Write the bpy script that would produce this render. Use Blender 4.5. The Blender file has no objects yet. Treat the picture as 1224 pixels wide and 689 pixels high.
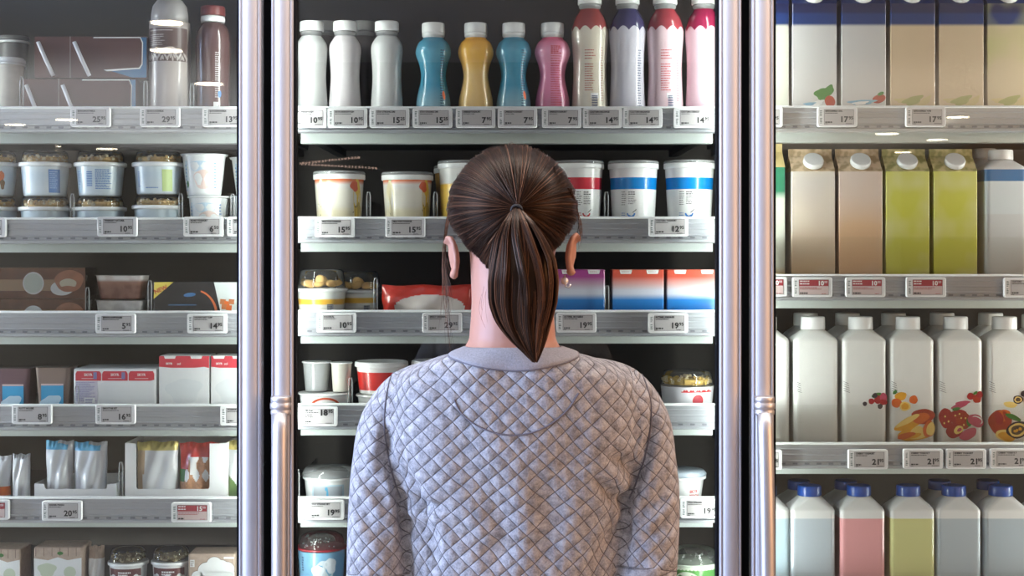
import bpy, math, random
import numpy as np
from mathutils import Vector, Matrix, Euler
from mathutils.bvhtree import BVHTree
random.seed(7); rng = np.random.default_rng(7)
S = bpy.context.scene
COL = S.collection
# ------------------------------------------------------------------ camera
F = 1769.0; CX = 612.0; HY = 300.0; CZ = 1.53          # focal length in pixels, optical centre, horizon row, lens height
cam = bpy.data.cameras.new('camera'); camo = bpy.data.objects.new('camera', cam); COL.objects.link(camo)
camo.location = (0, 0, CZ); camo.rotation_euler = (math.pi/2, 0, 0)
cam.sensor_fit = 'HORIZONTAL'; cam.sensor_width = 36; cam.lens = 36*F/1224; cam.shift_y = (HY-344.5)/1224
cam.clip_start = .05; cam.clip_end = 60
S.camera = camo
def X(px, Y): return (px-CX)/F*Y
def Z(py, Y): return CZ-(py-HY)/F*Y
# ------------------------------------------------------------------ light, exposure
w = bpy.data.worlds.new('world'); S.world = w; w.use_nodes = True
w.node_tree.nodes['Background'].inputs[0].default_value = (.8, .88, 1, 1)
w.node_tree.nodes['Background'].inputs[1].default_value = .3
S.view_settings.view_transform = 'Standard'; S.view_settings.look = 'None'
S.view_settings.gamma = 1; S.view_settings.use_curve_mapping = False
S.view_settings.exposure = 0.38
def area(name, loc, target, sx, sy, power, col):
    l = bpy.data.lights.new(name, 'AREA'); l.shape = 'RECTANGLE'; l.size = sx; l.size_y = sy; l.energy = power; l.color = col
    o = bpy.data.objects.new(name, l); COL.objects.link(o); o.location = loc
    o.rotation_euler = (Vector(target)-Vector(loc)).to_track_quat('-Z', 'Y').to_euler(); return o
area('shop_window_daylight', (-4.2, 1.0, 1.85), (0, 2.2, 1.35), 2.4, 2.2, 395, (.46, .62, 1))
area('warm_shop_light', (3.4, .75, 1.6), (.3, 2.3, 1.2), 1.8, 1.4, 50, (1, .55, .28))
area('aisle_fill_light', (0, 2.34, 2.58), (0, 2.34, 0), 5.6, .2, 46, (1, .97, .93))  # added lamp, out of view, placed to light the product fronts
area('hall_fill_light', (-2.9, -6.5, 1.95), (-2.9, -6.5, 3), 2.4, 7, 190, (.95, .96, 1))  # added lamps facing up, unseen, to brighten the hall the doors mirror
area('hall_fill_light', (2.9, -6.5, 1.95), (2.9, -6.5, 3), 2.4, 7, 130, (1, .84, .66))  # second added fill, weaker and warmer
for lx, aims in ((-1.335, (1,)), (-.452, (-1, 1)), (.431, (-1, 1)), (1.325, (-1,))):
    for a in aims:
        area('cabinet_led', (lx+a*.014, 2.862, 1.22), (lx+a*.50, 3.03, 1.22), .012, 1.75, 2.75 if abs(lx) < 1 else 6.5, (.95, 1, .97))
# ------------------------------------------------------------------ materials
def new_mat(name):
    m = bpy.data.materials.new(name); m.use_nodes = True
    nt = m.node_tree; return m, nt, nt.nodes['Principled BSDF']
_mc = {}
def mat(name, col, rough=.5, metal=0, spec=.5, var=.04, scale=60, bump=0, coat=0, sss=0):
    if name in _mc: return _mc[name]
    m, nt, b = new_mat(name)
    b.inputs['Roughness'].default_value = rough; b.inputs['Metallic'].default_value = metal
    b.inputs['Specular IOR Level'].default_value = spec; b.inputs['Coat Weight'].default_value = coat
    if sss:
        b.inputs['Subsurface Weight'].default_value = sss; b.inputs['Subsurface Radius'].default_value = (.02, .007, .004); b.inputs['Subsurface Scale'].default_value = .3
    tc = nt.nodes.new('ShaderNodeTexCoord'); n = nt.nodes.new('ShaderNodeTexNoise'); n.inputs['Scale'].default_value = scale
    nt.links.new(tc.outputs['Object'], n.inputs['Vector'])
    mx = nt.nodes.new('ShaderNodeMix'); mx.data_type = 'RGBA'
    mx.inputs[6].default_value = tuple(c*(1-var) for c in col)+(1,); mx.inputs[7].default_value = tuple(min(1, c*(1+var)) for c in col)+(1,)
    nt.links.new(n.outputs['Fac'], mx.inputs[0]); nt.links.new(mx.outputs[2], b.inputs['Base Color'])
    if bump:
        bp = nt.nodes.new('ShaderNodeBump'); bp.inputs['Strength'].default_value = bump; bp.inputs['Distance'].default_value = .002
        nt.links.new(n.outputs['Fac'], bp.inputs['Height']); nt.links.new(bp.outputs[0], b.inputs['Normal'])
    _mc[name] = m; return m
def bandmat(name, stops, soft=.0, rough=.35, scallop=None, axis=2, coat=.3, blotch=None):
    """printed sleeve: colours by height above the base; stops = [(z, colour)] from the base up"""
    if name in _mc: return _mc[name]
    m, nt, b = new_mat(name); b.inputs['Roughness'].default_value = rough; b.inputs['Coat Weight'].default_value = coat; b.inputs['Coat Roughness'].default_value = .15
    N = nt.nodes.new; L = nt.links.new
    tc = N('ShaderNodeTexCoord'); sp = N('ShaderNodeSeparateXYZ'); L(tc.outputs['Object'], sp.inputs[0])
    zz = sp.outputs[axis]
    if scallop:
        k, a = scallop
        at = N('ShaderNodeMath'); at.operation = 'ARCTAN2'; L(sp.outputs[0], at.inputs[0]); L(sp.outputs[1], at.inputs[1])
        mu = N('ShaderNodeMath'); mu.operation = 'MULTIPLY'; L(at.outputs[0], mu.inputs[0]); mu.inputs[1].default_value = k
        sn = N('ShaderNodeMath'); sn.operation = 'SINE'; L(mu.outputs[0], sn.inputs[0])
        ab = N('ShaderNodeMath'); ab.operation = 'ABSOLUTE'; L(sn.outputs[0], ab.inputs[0])
        ma = N('ShaderNodeMath'); ma.operation = 'MULTIPLY_ADD'; L(ab.outputs[0], ma.inputs[0]); ma.inputs[1].default_value = -a; L(zz, ma.inputs[2]); zz = ma.outputs[0]
    H = .3
    mr = N('ShaderNodeMath'); mr.operation = 'DIVIDE'; L(zz, mr.inputs[0]); mr.inputs[1].default_value = H
    cr = N('ShaderNodeValToRGB'); cr.color_ramp.interpolation = 'LINEAR' if soft else 'CONSTANT'
    el = cr.color_ramp.elements
    while len(el) > 1: el.remove(el[-1])
    el[0].position = 0; el[0].color = stops[0][1]+(1,)
    for i in range(1, len(stops)):
        z, c = stops[i]
        if soft:
            e = el.new(max(.001, (z-soft)/H)); e.color = stops[i-1][1]+(1,)
            e = el.new(min(1, (z+soft)/H)); e.color = c+(1,)
        else:
            e = el.new(max(.001, min(1, z/H))); e.color = c+(1,)
    L(mr.outputs[0], cr.inputs[0]); out = cr.outputs[0]
    if blotch:
        n = N('ShaderNodeTexNoise'); n.inputs['Scale'].default_value = blotch[1]; n.inputs['Detail'].default_value = 1; L(tc.outputs['Object'], n.inputs['Vector'])
        r = N('ShaderNodeMapRange'); r.inputs[1].default_value = .42; r.inputs[2].default_value = .62; r.inputs[4].default_value = blotch[2]; L(n.outputs['Fac'], r.inputs[0])
        mx = N('ShaderNodeMix'); mx.data_type = 'RGBA'; L(r.outputs[0], mx.inputs[0]); L(out, mx.inputs[6]); mx.inputs[7].default_value = blotch[0]+(1,); out = mx.outputs[2]
    L(out, b.inputs['Base Color']); _mc[name] = m; return m
def clearmat(name, tint=(1, 1, 1), ior=1.5, rough=.03, haze=0):
    m, nt, b = new_mat(name); N = nt.nodes.new; L = nt.links.new
    nt.nodes.remove(b); out = nt.nodes['Material Output']
    t = N('ShaderNodeBsdfTransparent'); t.inputs[0].default_value = tint+(1,)
    g = N('ShaderNodeBsdfGlossy'); g.inputs['Roughness'].default_value = rough
    fr = N('ShaderNodeFresnel'); fr.inputs[0].default_value = ior
    mx = N('ShaderNodeMixShader'); L(fr.outputs[0], mx.inputs[0]); L(t.outputs[0], mx.inputs[1]); L(g.outputs[0], mx.inputs[2])
    o = mx.outputs[0]
    if haze:
        d = N('ShaderNodeBsdfDiffuse'); m2 = N('ShaderNodeMixShader'); m2.inputs[0].default_value = haze; L(o, m2.inputs[1]); L(d.outputs[0], m2.inputs[2]); o = m2.outputs[0]
    L(o, out.inputs[0]); return m
def emit(name, col, s):
    m, nt, b = new_mat(name); b.inputs['Emission Color'].default_value = col+(1,); b.inputs['Emission Strength'].default_value = s; b.inputs['Base Color'].default_value = col+(1,); return m
GLASS = clearmat('door_glass', (.985, 1, .99), 1.45, .01)
CLEAR = clearmat('clear_plastic', (.97, .98, .98), 1.5, .08, .03)
GUARD = clearmat('guard_glass', (.99, .995, .99), 1.35, .02)
LIDC = clearmat('lid_plastic', (.93, .95, .96), 1.6, .12, .28)
DOMEC = clearmat('clear_dome_plastic', (.995, 1, 1), 1.38, .05, .02)
MILKY = clearmat('cloudy_plastic', (.9, .92, .93), 1.5, .15, .30)
WHITE = mat('white_plastic', (.80, .81, .80), .35, coat=.2)
PAPER = mat('white_card', (.78, .78, .77), .6)
BLACK = mat('black_print', (.02, .02, .022), .5)
DARK = mat('cabinet_dark', (.052, .043, .036), .6)
BLK = mat('black_gasket', (.004, .004, .005), .8, spec=.15)
MATD = mat('dark_shelf_mat', (.05, .05, .05), .6)
ALU = mat('brushed_aluminium', (.42, .40, .41), .48, metal=.45, var=.02, scale=25)
ALU2 = mat('polished_aluminium', (.50, .47, .46), .42, metal=.8, var=.02)
RAIL = mat('grey_price_rail', (.39, .405, .43), .30, metal=.35, coat=.3)
RAILW = mat('rail_lip', (.80, .82, .82), .3)
STEEL = mat('pale_shelf_steel', (.60, .66, .63), .35, metal=.1)
SLOT = mat('rail_slot', (.20, .21, .23), .5)
RED = mat('red_print', (.55, .03, .035), .4, coat=.3)
BLUE = mat('blue_print', (.01, .16, .50), .4, coat=.3)
GREEN = mat('green_print', (.04, .16, .03), .5)
CREAM = mat('cream_print', (.78, .72, .56), .45)
OAT = mat('oat_cluster', (.72, .50, .22), .8, var=.3, scale=300)
OAT2 = mat('pale_oat', (.86, .74, .50), .8, var=.2, scale=300)
# ------------------------------------------------------------------ mesh builder
class MB:
    def __init__(s): s.v = []; s.f = []; s.m = []; s.s = []
    def add(s, vs, fs, mi=0, sm=False):
        o = len(s.v); s.v.extend([tuple(v) for v in vs])
        for f in fs: s.f.append([i+o for i in f]); s.m.append(mi); s.s.append(sm)
        return s
    def box(s, x0, x1, y0, y1, z0, z1, mi=0):
        vs = [(x, y, z) for z in (z0, z1) for y in (y0, y1) for x in (x0, x1)]
        return s.add(vs, [(0, 2, 3, 1), (4, 5, 7, 6), (0, 1, 5, 4), (2, 6, 7, 3), (0, 4, 6, 2), (1, 3, 7, 5)], mi)
    def loft(s, secs, mi=0, sm=True, cap0=True, cap1=True, mf=None):
        n = len(secs[0]); vs = [p for sec in secs for p in sec]
        o = len(s.v); s.v.extend([tuple(v) for v in vs])
        for k in range(len(secs)-1):
            for i in range(n):
                j = (i+1) % n
                s.f.append([o+k*n+i, o+k*n+j, o+(k+1)*n+j, o+(k+1)*n+i]); s.m.append(mf(k) if mf else mi); s.s.append(sm)
        if cap0: s.f.append([o+i for i in range(n)][::-1]); s.m.append(mf(0) if mf else mi); s.s.append(False)
        if cap1: s.f.append([o+(len(secs)-1)*n+i for i in range(n)]); s.m.append(mf(len(secs)-2) if mf else mi); s.s.append(False)
        return s
    def lathe(s, prof, n=32, mi=0, cap0=True, cap1=True, c=(0, 0), mf=None):
        secs = [[(c[0]+r*math.cos(2*math.pi*i/n), c[1]+r*math.sin(2*math.pi*i/n), z) for i in range(n)] for r, z in prof]
        return s.loft(secs, mi, True, cap0, cap1, mf)
    def rbox(s, w, d, z0, z1, r=.004, mi=0, c=(0, 0), b=.002):
        secs = [rrect(w-2*b, d-2*b, r, z0, c), rrect(w, d, r, z0+b, c), rrect(w, d, r, z1-b, c), rrect(w-2*b, d-2*b, r, z1, c)]
        return s.loft(secs, mi, False)
    def tube(s, pts, r, n=8, mi=0):
        pts = [Vector(p) for p in pts]; rs = r if isinstance(r, (list, tuple)) else [r]*len(pts)
        secs = []; up = Vector((0.123, 1, .217)).normalized()
        for i, p in enumerate(pts):
            t = (pts[min(i+1, len(pts)-1)]-pts[max(i-1, 0)]).normalized()
            a = t.cross(up).normalized(); b = t.cross(a).normalized()
            secs.append([p+a*rs[i]*math.cos(2*math.pi*k/n)+b*rs[i]*math.sin(2*math.pi*k/n) for k in range(n)])
        return s.loft(secs, mi)
    def ellipsoid(s, c, r, mi=0, n=20, m=12, rot=None):
        secs = []; R = rot or Matrix.Identity(3); c = Vector(c)
        for k in range(m+1):
            t = -math.pi/2+math.pi*(k+.02*(k == 0)-.02*(k == m))/m
            secs.append([c+R @ Vector((r[0]*math.cos(t)*math.cos(2*math.pi*i/n), r[1]*math.cos(t)*math.sin(2*math.pi*i/n), r[2]*math.sin(t))) for i in range(n)])
        return s.loft(secs, mi)
    # flat printed shapes facing the aisle (-y)
    def ell(s, cx, cz, rx, rz, mi=0, rot=0, lay=1, y=0, n=24, wob=0, ph=0):
        c, sn = math.cos(rot), math.sin(rot); vs = [(cx, y-lay*.00025, cz)]
        for i in range(n):
            a = 2*math.pi*i/n; q = 1+wob*math.sin(3*a+ph)+wob*.7*math.sin(5*a+2*ph); dx, dz = rx*q*math.cos(a), rz*q*math.sin(a)
            vs.append((cx+dx*c-dz*sn, y-lay*.00025, cz+dx*sn+dz*c))
        return s.add(vs, [(0, 1+i, 1+(i+1) % n) for i in range(n)], mi)
    def rect(s, x0, x1, z0, z1, mi=0, lay=1, y=0, nx=1, nz=1):
        vs = [(x0+(x1-x0)*i/nx, y-lay*.00025, z0+(z1-z0)*j/nz) for j in range(nz+1) for i in range(nx+1)]
        return s.add(vs, [(j*(nx+1)+i, j*(nx+1)+i+1, (j+1)*(nx+1)+i+1, (j+1)*(nx+1)+i) for j in range(nz) for i in range(nx)], mi)
    def poly(s, pts, mi=0, lay=1, y=0): return s.add([(x, y-lay*.00025, z) for x, z in pts], [list(range(len(pts)))], mi)
    def text(s, t, x, z, h, mi=0, lay=2, y=0, bold=0, sx=1, align='LEFT', rot=0):
        vs, fs = textmesh(t, bold); 
        if not vs: return s
        wd = max(v[0] for v in vs); off = -wd*h*sx/2 if align == 'CENTER' else (-wd*h*sx if align == 'RIGHT' else 0)
        c, sn = math.cos(rot), math.sin(rot)
        P = [(off+v[0]*h*sx, v[1]*h) for v in vs]
        return s.add([(x+a*c-b*sn, y-lay*.00025, z+a*sn+b*c) for a, b in P], fs, mi)
    def bars(s, x0, x1, zt, n, dz, th, mi=0, lay=1, y=0, seed=0, words=True):
        """rows of print too small to read"""
        r = random.Random(seed)
        for k in range(n):
            z = zt-k*dz; x = x0; e = x1-(x1-x0)*r.random()*.35
            while x < e:
                wd = (.0022+.0035*r.random()) if words else e-x
                s.rect(x, min(e, x+wd), z-th, z, mi, lay, y); x += wd+.0009
        return s
    def wrap(s, rf, off=0.0):
        """lay flat print round a body whose radius at height z is rf(z)"""
        s.v = [((rf(z)+off-y)*math.sin(x/rf(z)), -(rf(z)+off-y)*math.cos(x/rf(z)), z) for x, y, z in s.v]; return s
    def move(s, d): s.v = [(v[0]+d[0], v[1]+d[1], v[2]+d[2]) for v in s.v]; return s
    def build(s, name, mats, parent=None, loc=None):
        me = bpy.data.meshes.new(name); me.from_pydata(s.v, [], s.f)
        for m in (mats if isinstance(mats, (list, tuple)) else [mats]): me.materials.append(m)
        me.polygons.foreach_set('material_index', s.m); me.polygons.foreach_set('use_smooth', s.s); me.update()
        o = bpy.data.objects.new(name, me); COL.objects.link(o)
        if parent: o.parent = parent
        if loc: o.location = loc
        return o
_tm = {}
def textmesh(t, bold=0):
    k = (t, bold)
    if k not in _tm:
        cu = bpy.data.curves.new('t', 'FONT'); cu.body = t; cu.size = 1.37; cu.offset = bold; cu.resolution_u = 2
        o = bpy.data.objects.new('t', cu); COL.objects.link(o); bpy.context.view_layer.update()
        me = bpy.data.meshes.new_from_object(o); _tm[k] = ([(v.co.x, v.co.y) for v in me.vertices], [list(p.vertices) for p in me.polygons])
        bpy.data.objects.remove(o); bpy.data.curves.remove(cu); bpy.data.meshes.remove(me)
    return _tm[k]
def rrect(w, d, r, z, c=(0, 0), n=4):
    pts = []; r = min(r, w/2-.0001, d/2-.0001)
    for qx, qy, a0 in ((1, 1, 0), (-1, 1, 90), (-1, -1, 180), (1, -1, 270)):
        for k in range(n+1):
            a = math.radians(a0+90*k/n); pts.append((c[0]+qx*(w/2-r)+r*math.cos(a), c[1]+qy*(d/2-r)+r*math.sin(a), z))
    return pts
def thing(name, label, cat, loc, group=None, rz=0):
    o = bpy.data.objects.new(name, None); COL.objects.link(o); o.empty_display_size = .05
    o.location = loc; o.rotation_euler = (0, 0, rz); o['label'] = label; o['category'] = cat
    if group: o['group'] = group
    return o
def tag(o, label, cat, group=None):
    o['label'] = label; o['category'] = cat
    if group: o['group'] = group
    return o
def struct(o): o['kind'] = 'structure'; return o
def stuff(o): o['kind'] = 'stuff'; return o
# ------------------------------------------------------------------ the shop around the aisle
FLOORM = mat('floor_tile', (.36, .31, .26), .35, var=.1, scale=6)
WALLM = mat('shop_wall', (.62, .60, .58), .7, var=.03, scale=4)
struct(MB().box(-4.6, 4.6, -12, 3.9, -.1, 0).build('floor', FLOORM))
struct(MB().box(-4.6, 4.6, -12, 3.9, 2.6, 2.7).build('ceiling', mat('ceiling_board', (.75, .74, .72), .8)))
struct(MB().box(-4.7, -4.6, -12, 3.9, 0, 2.6).build('wall_left', WALLM))
struct(MB().box(4.6, 4.7, -12, 3.9, 0, 2.6).build('wall_right', mat('warm_wood_wall', (.36, .22, .12), .7, var=.1, scale=5)))
struct(MB().box(-4.6, 4.6, -12.1, -12, 0, 2.6).build('wall_back', mat('far_shop_wall', (.60, .58, .54), .7)))
struct(MB().box(-4.6, 4.6, 3.8, 3.9, 0, 2.6).build('wall_front', WALLM))
struct(MB().box(-1.32, 1.28, -3.3, -2.9, 0, 2.6).build('reflection_block_1', mat('reflection_block_black', (.02, .018, .017), .8)))  # unseen dark block, added to keep the middle door's reflection dark
# round downlights in the ceiling behind the photographer; the doors mirror them
LAMP = emit('lamp_disc', (1, .86, .66), 26)
LT = ['over the near aisle', 'next towards the hall']
for i, (px, py, r) in enumerate([(200, 27, .075), (199, 60, .085), (250, 100, .09), (18, 149, .085), (80, 143, .085), (62, 175, .09), (128, 178, .11), (1145, 140, .085), (1060, 160, .105), (1120, 167, .095), (1079, 182, .09)]):
    D = (2.59-CZ)*F/(HY-py); lx = X(px, D); ly = 2*2.75-D
    o = thing('ceiling_lamp', 'round recessed ceiling downlight mirrored in the glass, %s side, row %.0f metres behind the camera' % ('left' if lx < 0 else 'right', -ly), 'lamp', (lx, ly, 2.585), 'ceiling downlights mirrored in the doors')
    MB().lathe([(r, 0), (r, .004)], 24).build('diffuser', LAMP, o); MB().lathe([(r+.012, .004), (r+.012, .012)], 24).build('trim_ring', WHITE, o)
o = thing('string_lights', 'two short strings of small warm bulbs mirrored in the middle door', 'string lights', (X(388, 7.5), -2.0, Z(193, 7.5)))
m = MB(); g = MB()
for k in range(22):
    m.ellipsoid((X(347+k*3.9, 7.5)-o.location.x, 0, Z(197-k*.42, 7.5)-o.location.z), (.0058,)*3, n=8, m=6)
for k in range(26):
    m.ellipsoid((X(350+k*4.0, 7.5)-o.location.x, .02, Z(196+k*.22, 7.5)-o.location.z), (.0055,)*3, n=8, m=6)
stuff(m.build('bulbs', emit('small_warm_bulb', (1, .66, .50), 4), o))
g.tube([(X(340, 7.5)-o.location.x, 0, Z(198, 7.5)-o.location.z+.012), (X(436, 7.5)-o.location.x, 0, Z(188, 7.5)-o.location.z+.012)], .0008, 6); g.build('cord', BLACK if 'BLACK' in globals() else WALLM, o)
# ------------------------------------------------------------------ refrigerated cabinet and doors
B = [-1.345, -.452, .431, 1.335]
cab = thing('refrigerated_cabinet', 'tall dark-lined refrigerated display cabinet with three glass doors', 'fridge', (0, 2.9, 0))
c0 = Vector((0, -2.9, 0))
def cpart(name, mb, m, p=cab): return mb.move(c0).build(name, m, p)
cpart('back_panel', MB().box(-1.42, 1.42, 3.56, 3.62, .1, 2.32), DARK)
cpart('side_panel', MB().box(-1.42, -1.36, 2.80, 3.56, .1, 2.32), DARK)
cpart('side_panel', MB().box(1.36, 1.42, 2.80, 3.56, .1, 2.32), DARK)
cpart('top_panel', MB().box(-1.36, 1.36, 2.80, 3.56, 2.2, 2.32), DARK)
cpart('bottom_panel', MB().box(-1.36, 1.36, 2.80, 3.56, .1, .28), DARK)
cpart('plinth', MB().box(-1.40, 1.40, 2.84, 3.5, 0, .1), BLK)
for x in B: cpart('mullion', MB().box(x-.026, x+.026, 2.785, 2.845, .28, 2.2), BLK)
LED = emit('led_strip', (.93, 1, .97), 3)
for x in B: cpart('light_strip', MB().box(x-.008, x+.008, 2.846, 2.853, .34, 2.12), LED)
def stile_profile(w, z):          # soft-cornered aluminium section with a groove on each edge
    P = [(-w/2, .035), (-w/2, .006), (-w/2+.003, .002), (-w/2+.006, .004), (-w/2+.0075, .0015)]
    for k in range(9):
        t = -1+2*k/8; P.append((t*(w/2-.009), -.0035*(1-t*t)))
    P += [(w/2-.0075, .0015), (w/2-.006, .004), (w/2-.003, .002), (w/2, .006), (w/2, .035)]
    return [(a, b, z) for a, b in P][::-1]
YD = 2.715
dn = ['left', 'middle', 'right']
for i in range(3):
    xl, xr = B[i]+.0095, B[i+1]-.0095
    d = thing('glass_door', {'left': 'left aluminium-framed glass fridge door, no handle in view', 'middle': 'middle aluminium-framed glass fridge door behind the woman, with handle on its left stile', 'right': 'right aluminium-framed glass fridge door over the milk bottles, with handle on its left stile'}[dn[i]], 'door', ((xl+xr)/2, YD, 0), 'glass fridge doors')
    W = xr-xl; sw = .0405
    for sx in (-1, 1):
        MB().loft([[(p[0]+sx*(W-sw)/2, p[1], p[2]) for p in stile_profile(sw, z)] for z in (.22, 2.24)], sm=False).build('stile', ALU, d)
    MB().box(-W/2+sw, W/2-sw, .002, .035, 2.17, 2.24).build('top_rail', ALU, d)
    MB().box(-W/2+sw, W/2-sw, .002, .035, .22, .29).build('bottom_rail', ALU, d)
    g = MB()
    for sx in (-1, 1): g.box(sx*(W/2-sw)-(.0045 if sx > 0 else 0), sx*(W/2-sw)+(.0045 if sx < 0 else 0), .008, .034, .29, 2.17)
    g.build('gasket', BLK, d)
    MB().box(-W/2+sw+.0045, W/2-sw-.0045, .030, .034, .29, 2.17).build('glass_pane', GLASS, d)
    hx = -(W-sw)/2; zr = Z(473, YD)
    h = MB(); pts = []; 
    for k in range(25):
        t = k/24; pts.append((hx+.002*math.sin(math.pi*t), -.017-.022*math.sin(math.pi*t)**.8, zr-.03-t*.80))
    h.tube(pts, [.0145]*25, 20); h = h.build('handle', ALU2, d)
    ring = MB()
    def ringsec(r, z): return [(hx+r*math.cos(a*math.pi/12), -.012+r*math.sin(a*math.pi/12)*.9, z) for a in range(24)]
    pr = [(.0175, -.034), (.0185, -.032), (.0185, -.026), (.017, -.0245), (.0195, -.023), (.0195, -.013), (.017, -.0115), (.0185, -.010), (.0185, -.003), (.0172, 0)]
    ring.loft([ringsec(r, zr+z) for r, z in pr]); ring.build('handle_collar', ALU2, h)
    ring = MB(); ring.loft([ringsec(r, zr-.865-z) for r, z in pr][::-1]); ring.build('handle_collar', ALU2, h)
# ------------------------------------------------------------------ shelves
YR = 2.9
def T(py): return Z(py, YR)
rows = {'L': [127, 260, 372, 484, 595], 'C': [127, 259, 371, 483, 595], 'R': [126, 328, 530]}
TOP = {k: [T(y) for y in v] for k, v in rows.items()}
TOP['L'].append(.868); TOP['C'].append(.868); TOP['R'].append(.822)
LIP = .034
sec = {'L': (B[0]+.035, B[1]-.03), 'C': (B[1]+.03, B[2]-.03), 'R': (B[2]+.03, B[3]-.035)}
ordn = ['top', 'second', 'third', 'fourth', 'fifth', 'sixth']
hold = {'L': ['chocolate milk packs', 'granola yoghurt cups', 'cream buns and desserts', 'snack cups and red-topped packs', 'bars in white trays', 'domed cups and wood-print boxes'],
        'C': ['the row of drinking yoghurt bottles', 'large yoghurt tubs', 'cookie cups and small-bottle packs', 'red and white tubs', 'low white tubs', 'blue and green tubs'],
        'R': ['blue-topped cartons', 'orange and lime cartons', 'white bottles with fruit', 'blue-capped bottles']}
secn = {'L': 'left', 'C': 'middle', 'R': 'right'}
prof = [(.016, 0), (.004, 0), (.003, -.003), (.007, -.0045), (.007, -.011), (.0055, -.012), (.0055, -.014), (.008, -.015), (.008, -.022), (.0065, -.023), (.0065, -.025), (.008, -.026), (.008, -.034), (.0055, -.035), (.0055, -.037), (.008, -.0385), (.008, -.044), (.003, -.0455), (.003, -.050), (.012, -.052), (.016, -.052)]
for k, tops in TOP.items():
    x0, x1 = sec[k]
    for i, t in enumerate(tops):
        sh = thing('fridge_shelf', '%s shelf from the top in the %s cabinet bay, under %s' % (ordn[i], secn[k], hold[k][i]) if not (k=='C' and i==0) else 'top shelf of the middle cabinet bay, under the drinking yoghurt bottles', 'shelf', ((x0+x1)/2, YR, t), 'fridge shelves with price rails')
        w2 = (x1-x0)/2
        r = MB(); n = len(prof)
        for a in range(n-1):
            (ya, za), (yb, zb) = prof[a], prof[a+1]
            r.add([(-w2, ya, za), (w2, ya, za), (w2, yb, zb), (-w2, yb, zb)], [(0, 3, 2, 1)], 1 if a < 3 else 0)
        r.add([(-w2, .016, 0), (w2, .016, 0), (w2, .016, -.052), (-w2, .016, -.052)], [(0, 1, 2, 3)], 0)
        for e in (-w2, w2): r.add([(e, y, z) for y, z in prof], [list(range(n))], 0)
        x = -w2+.02
        while x < w2-.02:
            r.box(x, x+.009, .0058, .0085, -.0430, -.0395, 2); x += .0235
        r.build('price_rail', [RAIL, RAILW, SLOT], sh)
        MB().box(-w2, w2, .017, .60, -LIP-.012, -LIP).build('deck', MATD, sh)
        MB().box(-w2, w2, .058, .09, -.069, -LIP-.012).build('front_beam', STEEL, sh)
        for e in (-w2+.01, w2-.03): MB().box(e, e+.02, .09, .60, -.062, -LIP-.012).build('bracket', MATD, sh)
        if k == 'R' and i > 0:
            MB().box(-w2, w2, .0175, .0195, -.03, .073).build('clear_guard', GUARD, sh)
def deck(k, i): return TOP[k][i]-LIP+.0004
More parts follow.
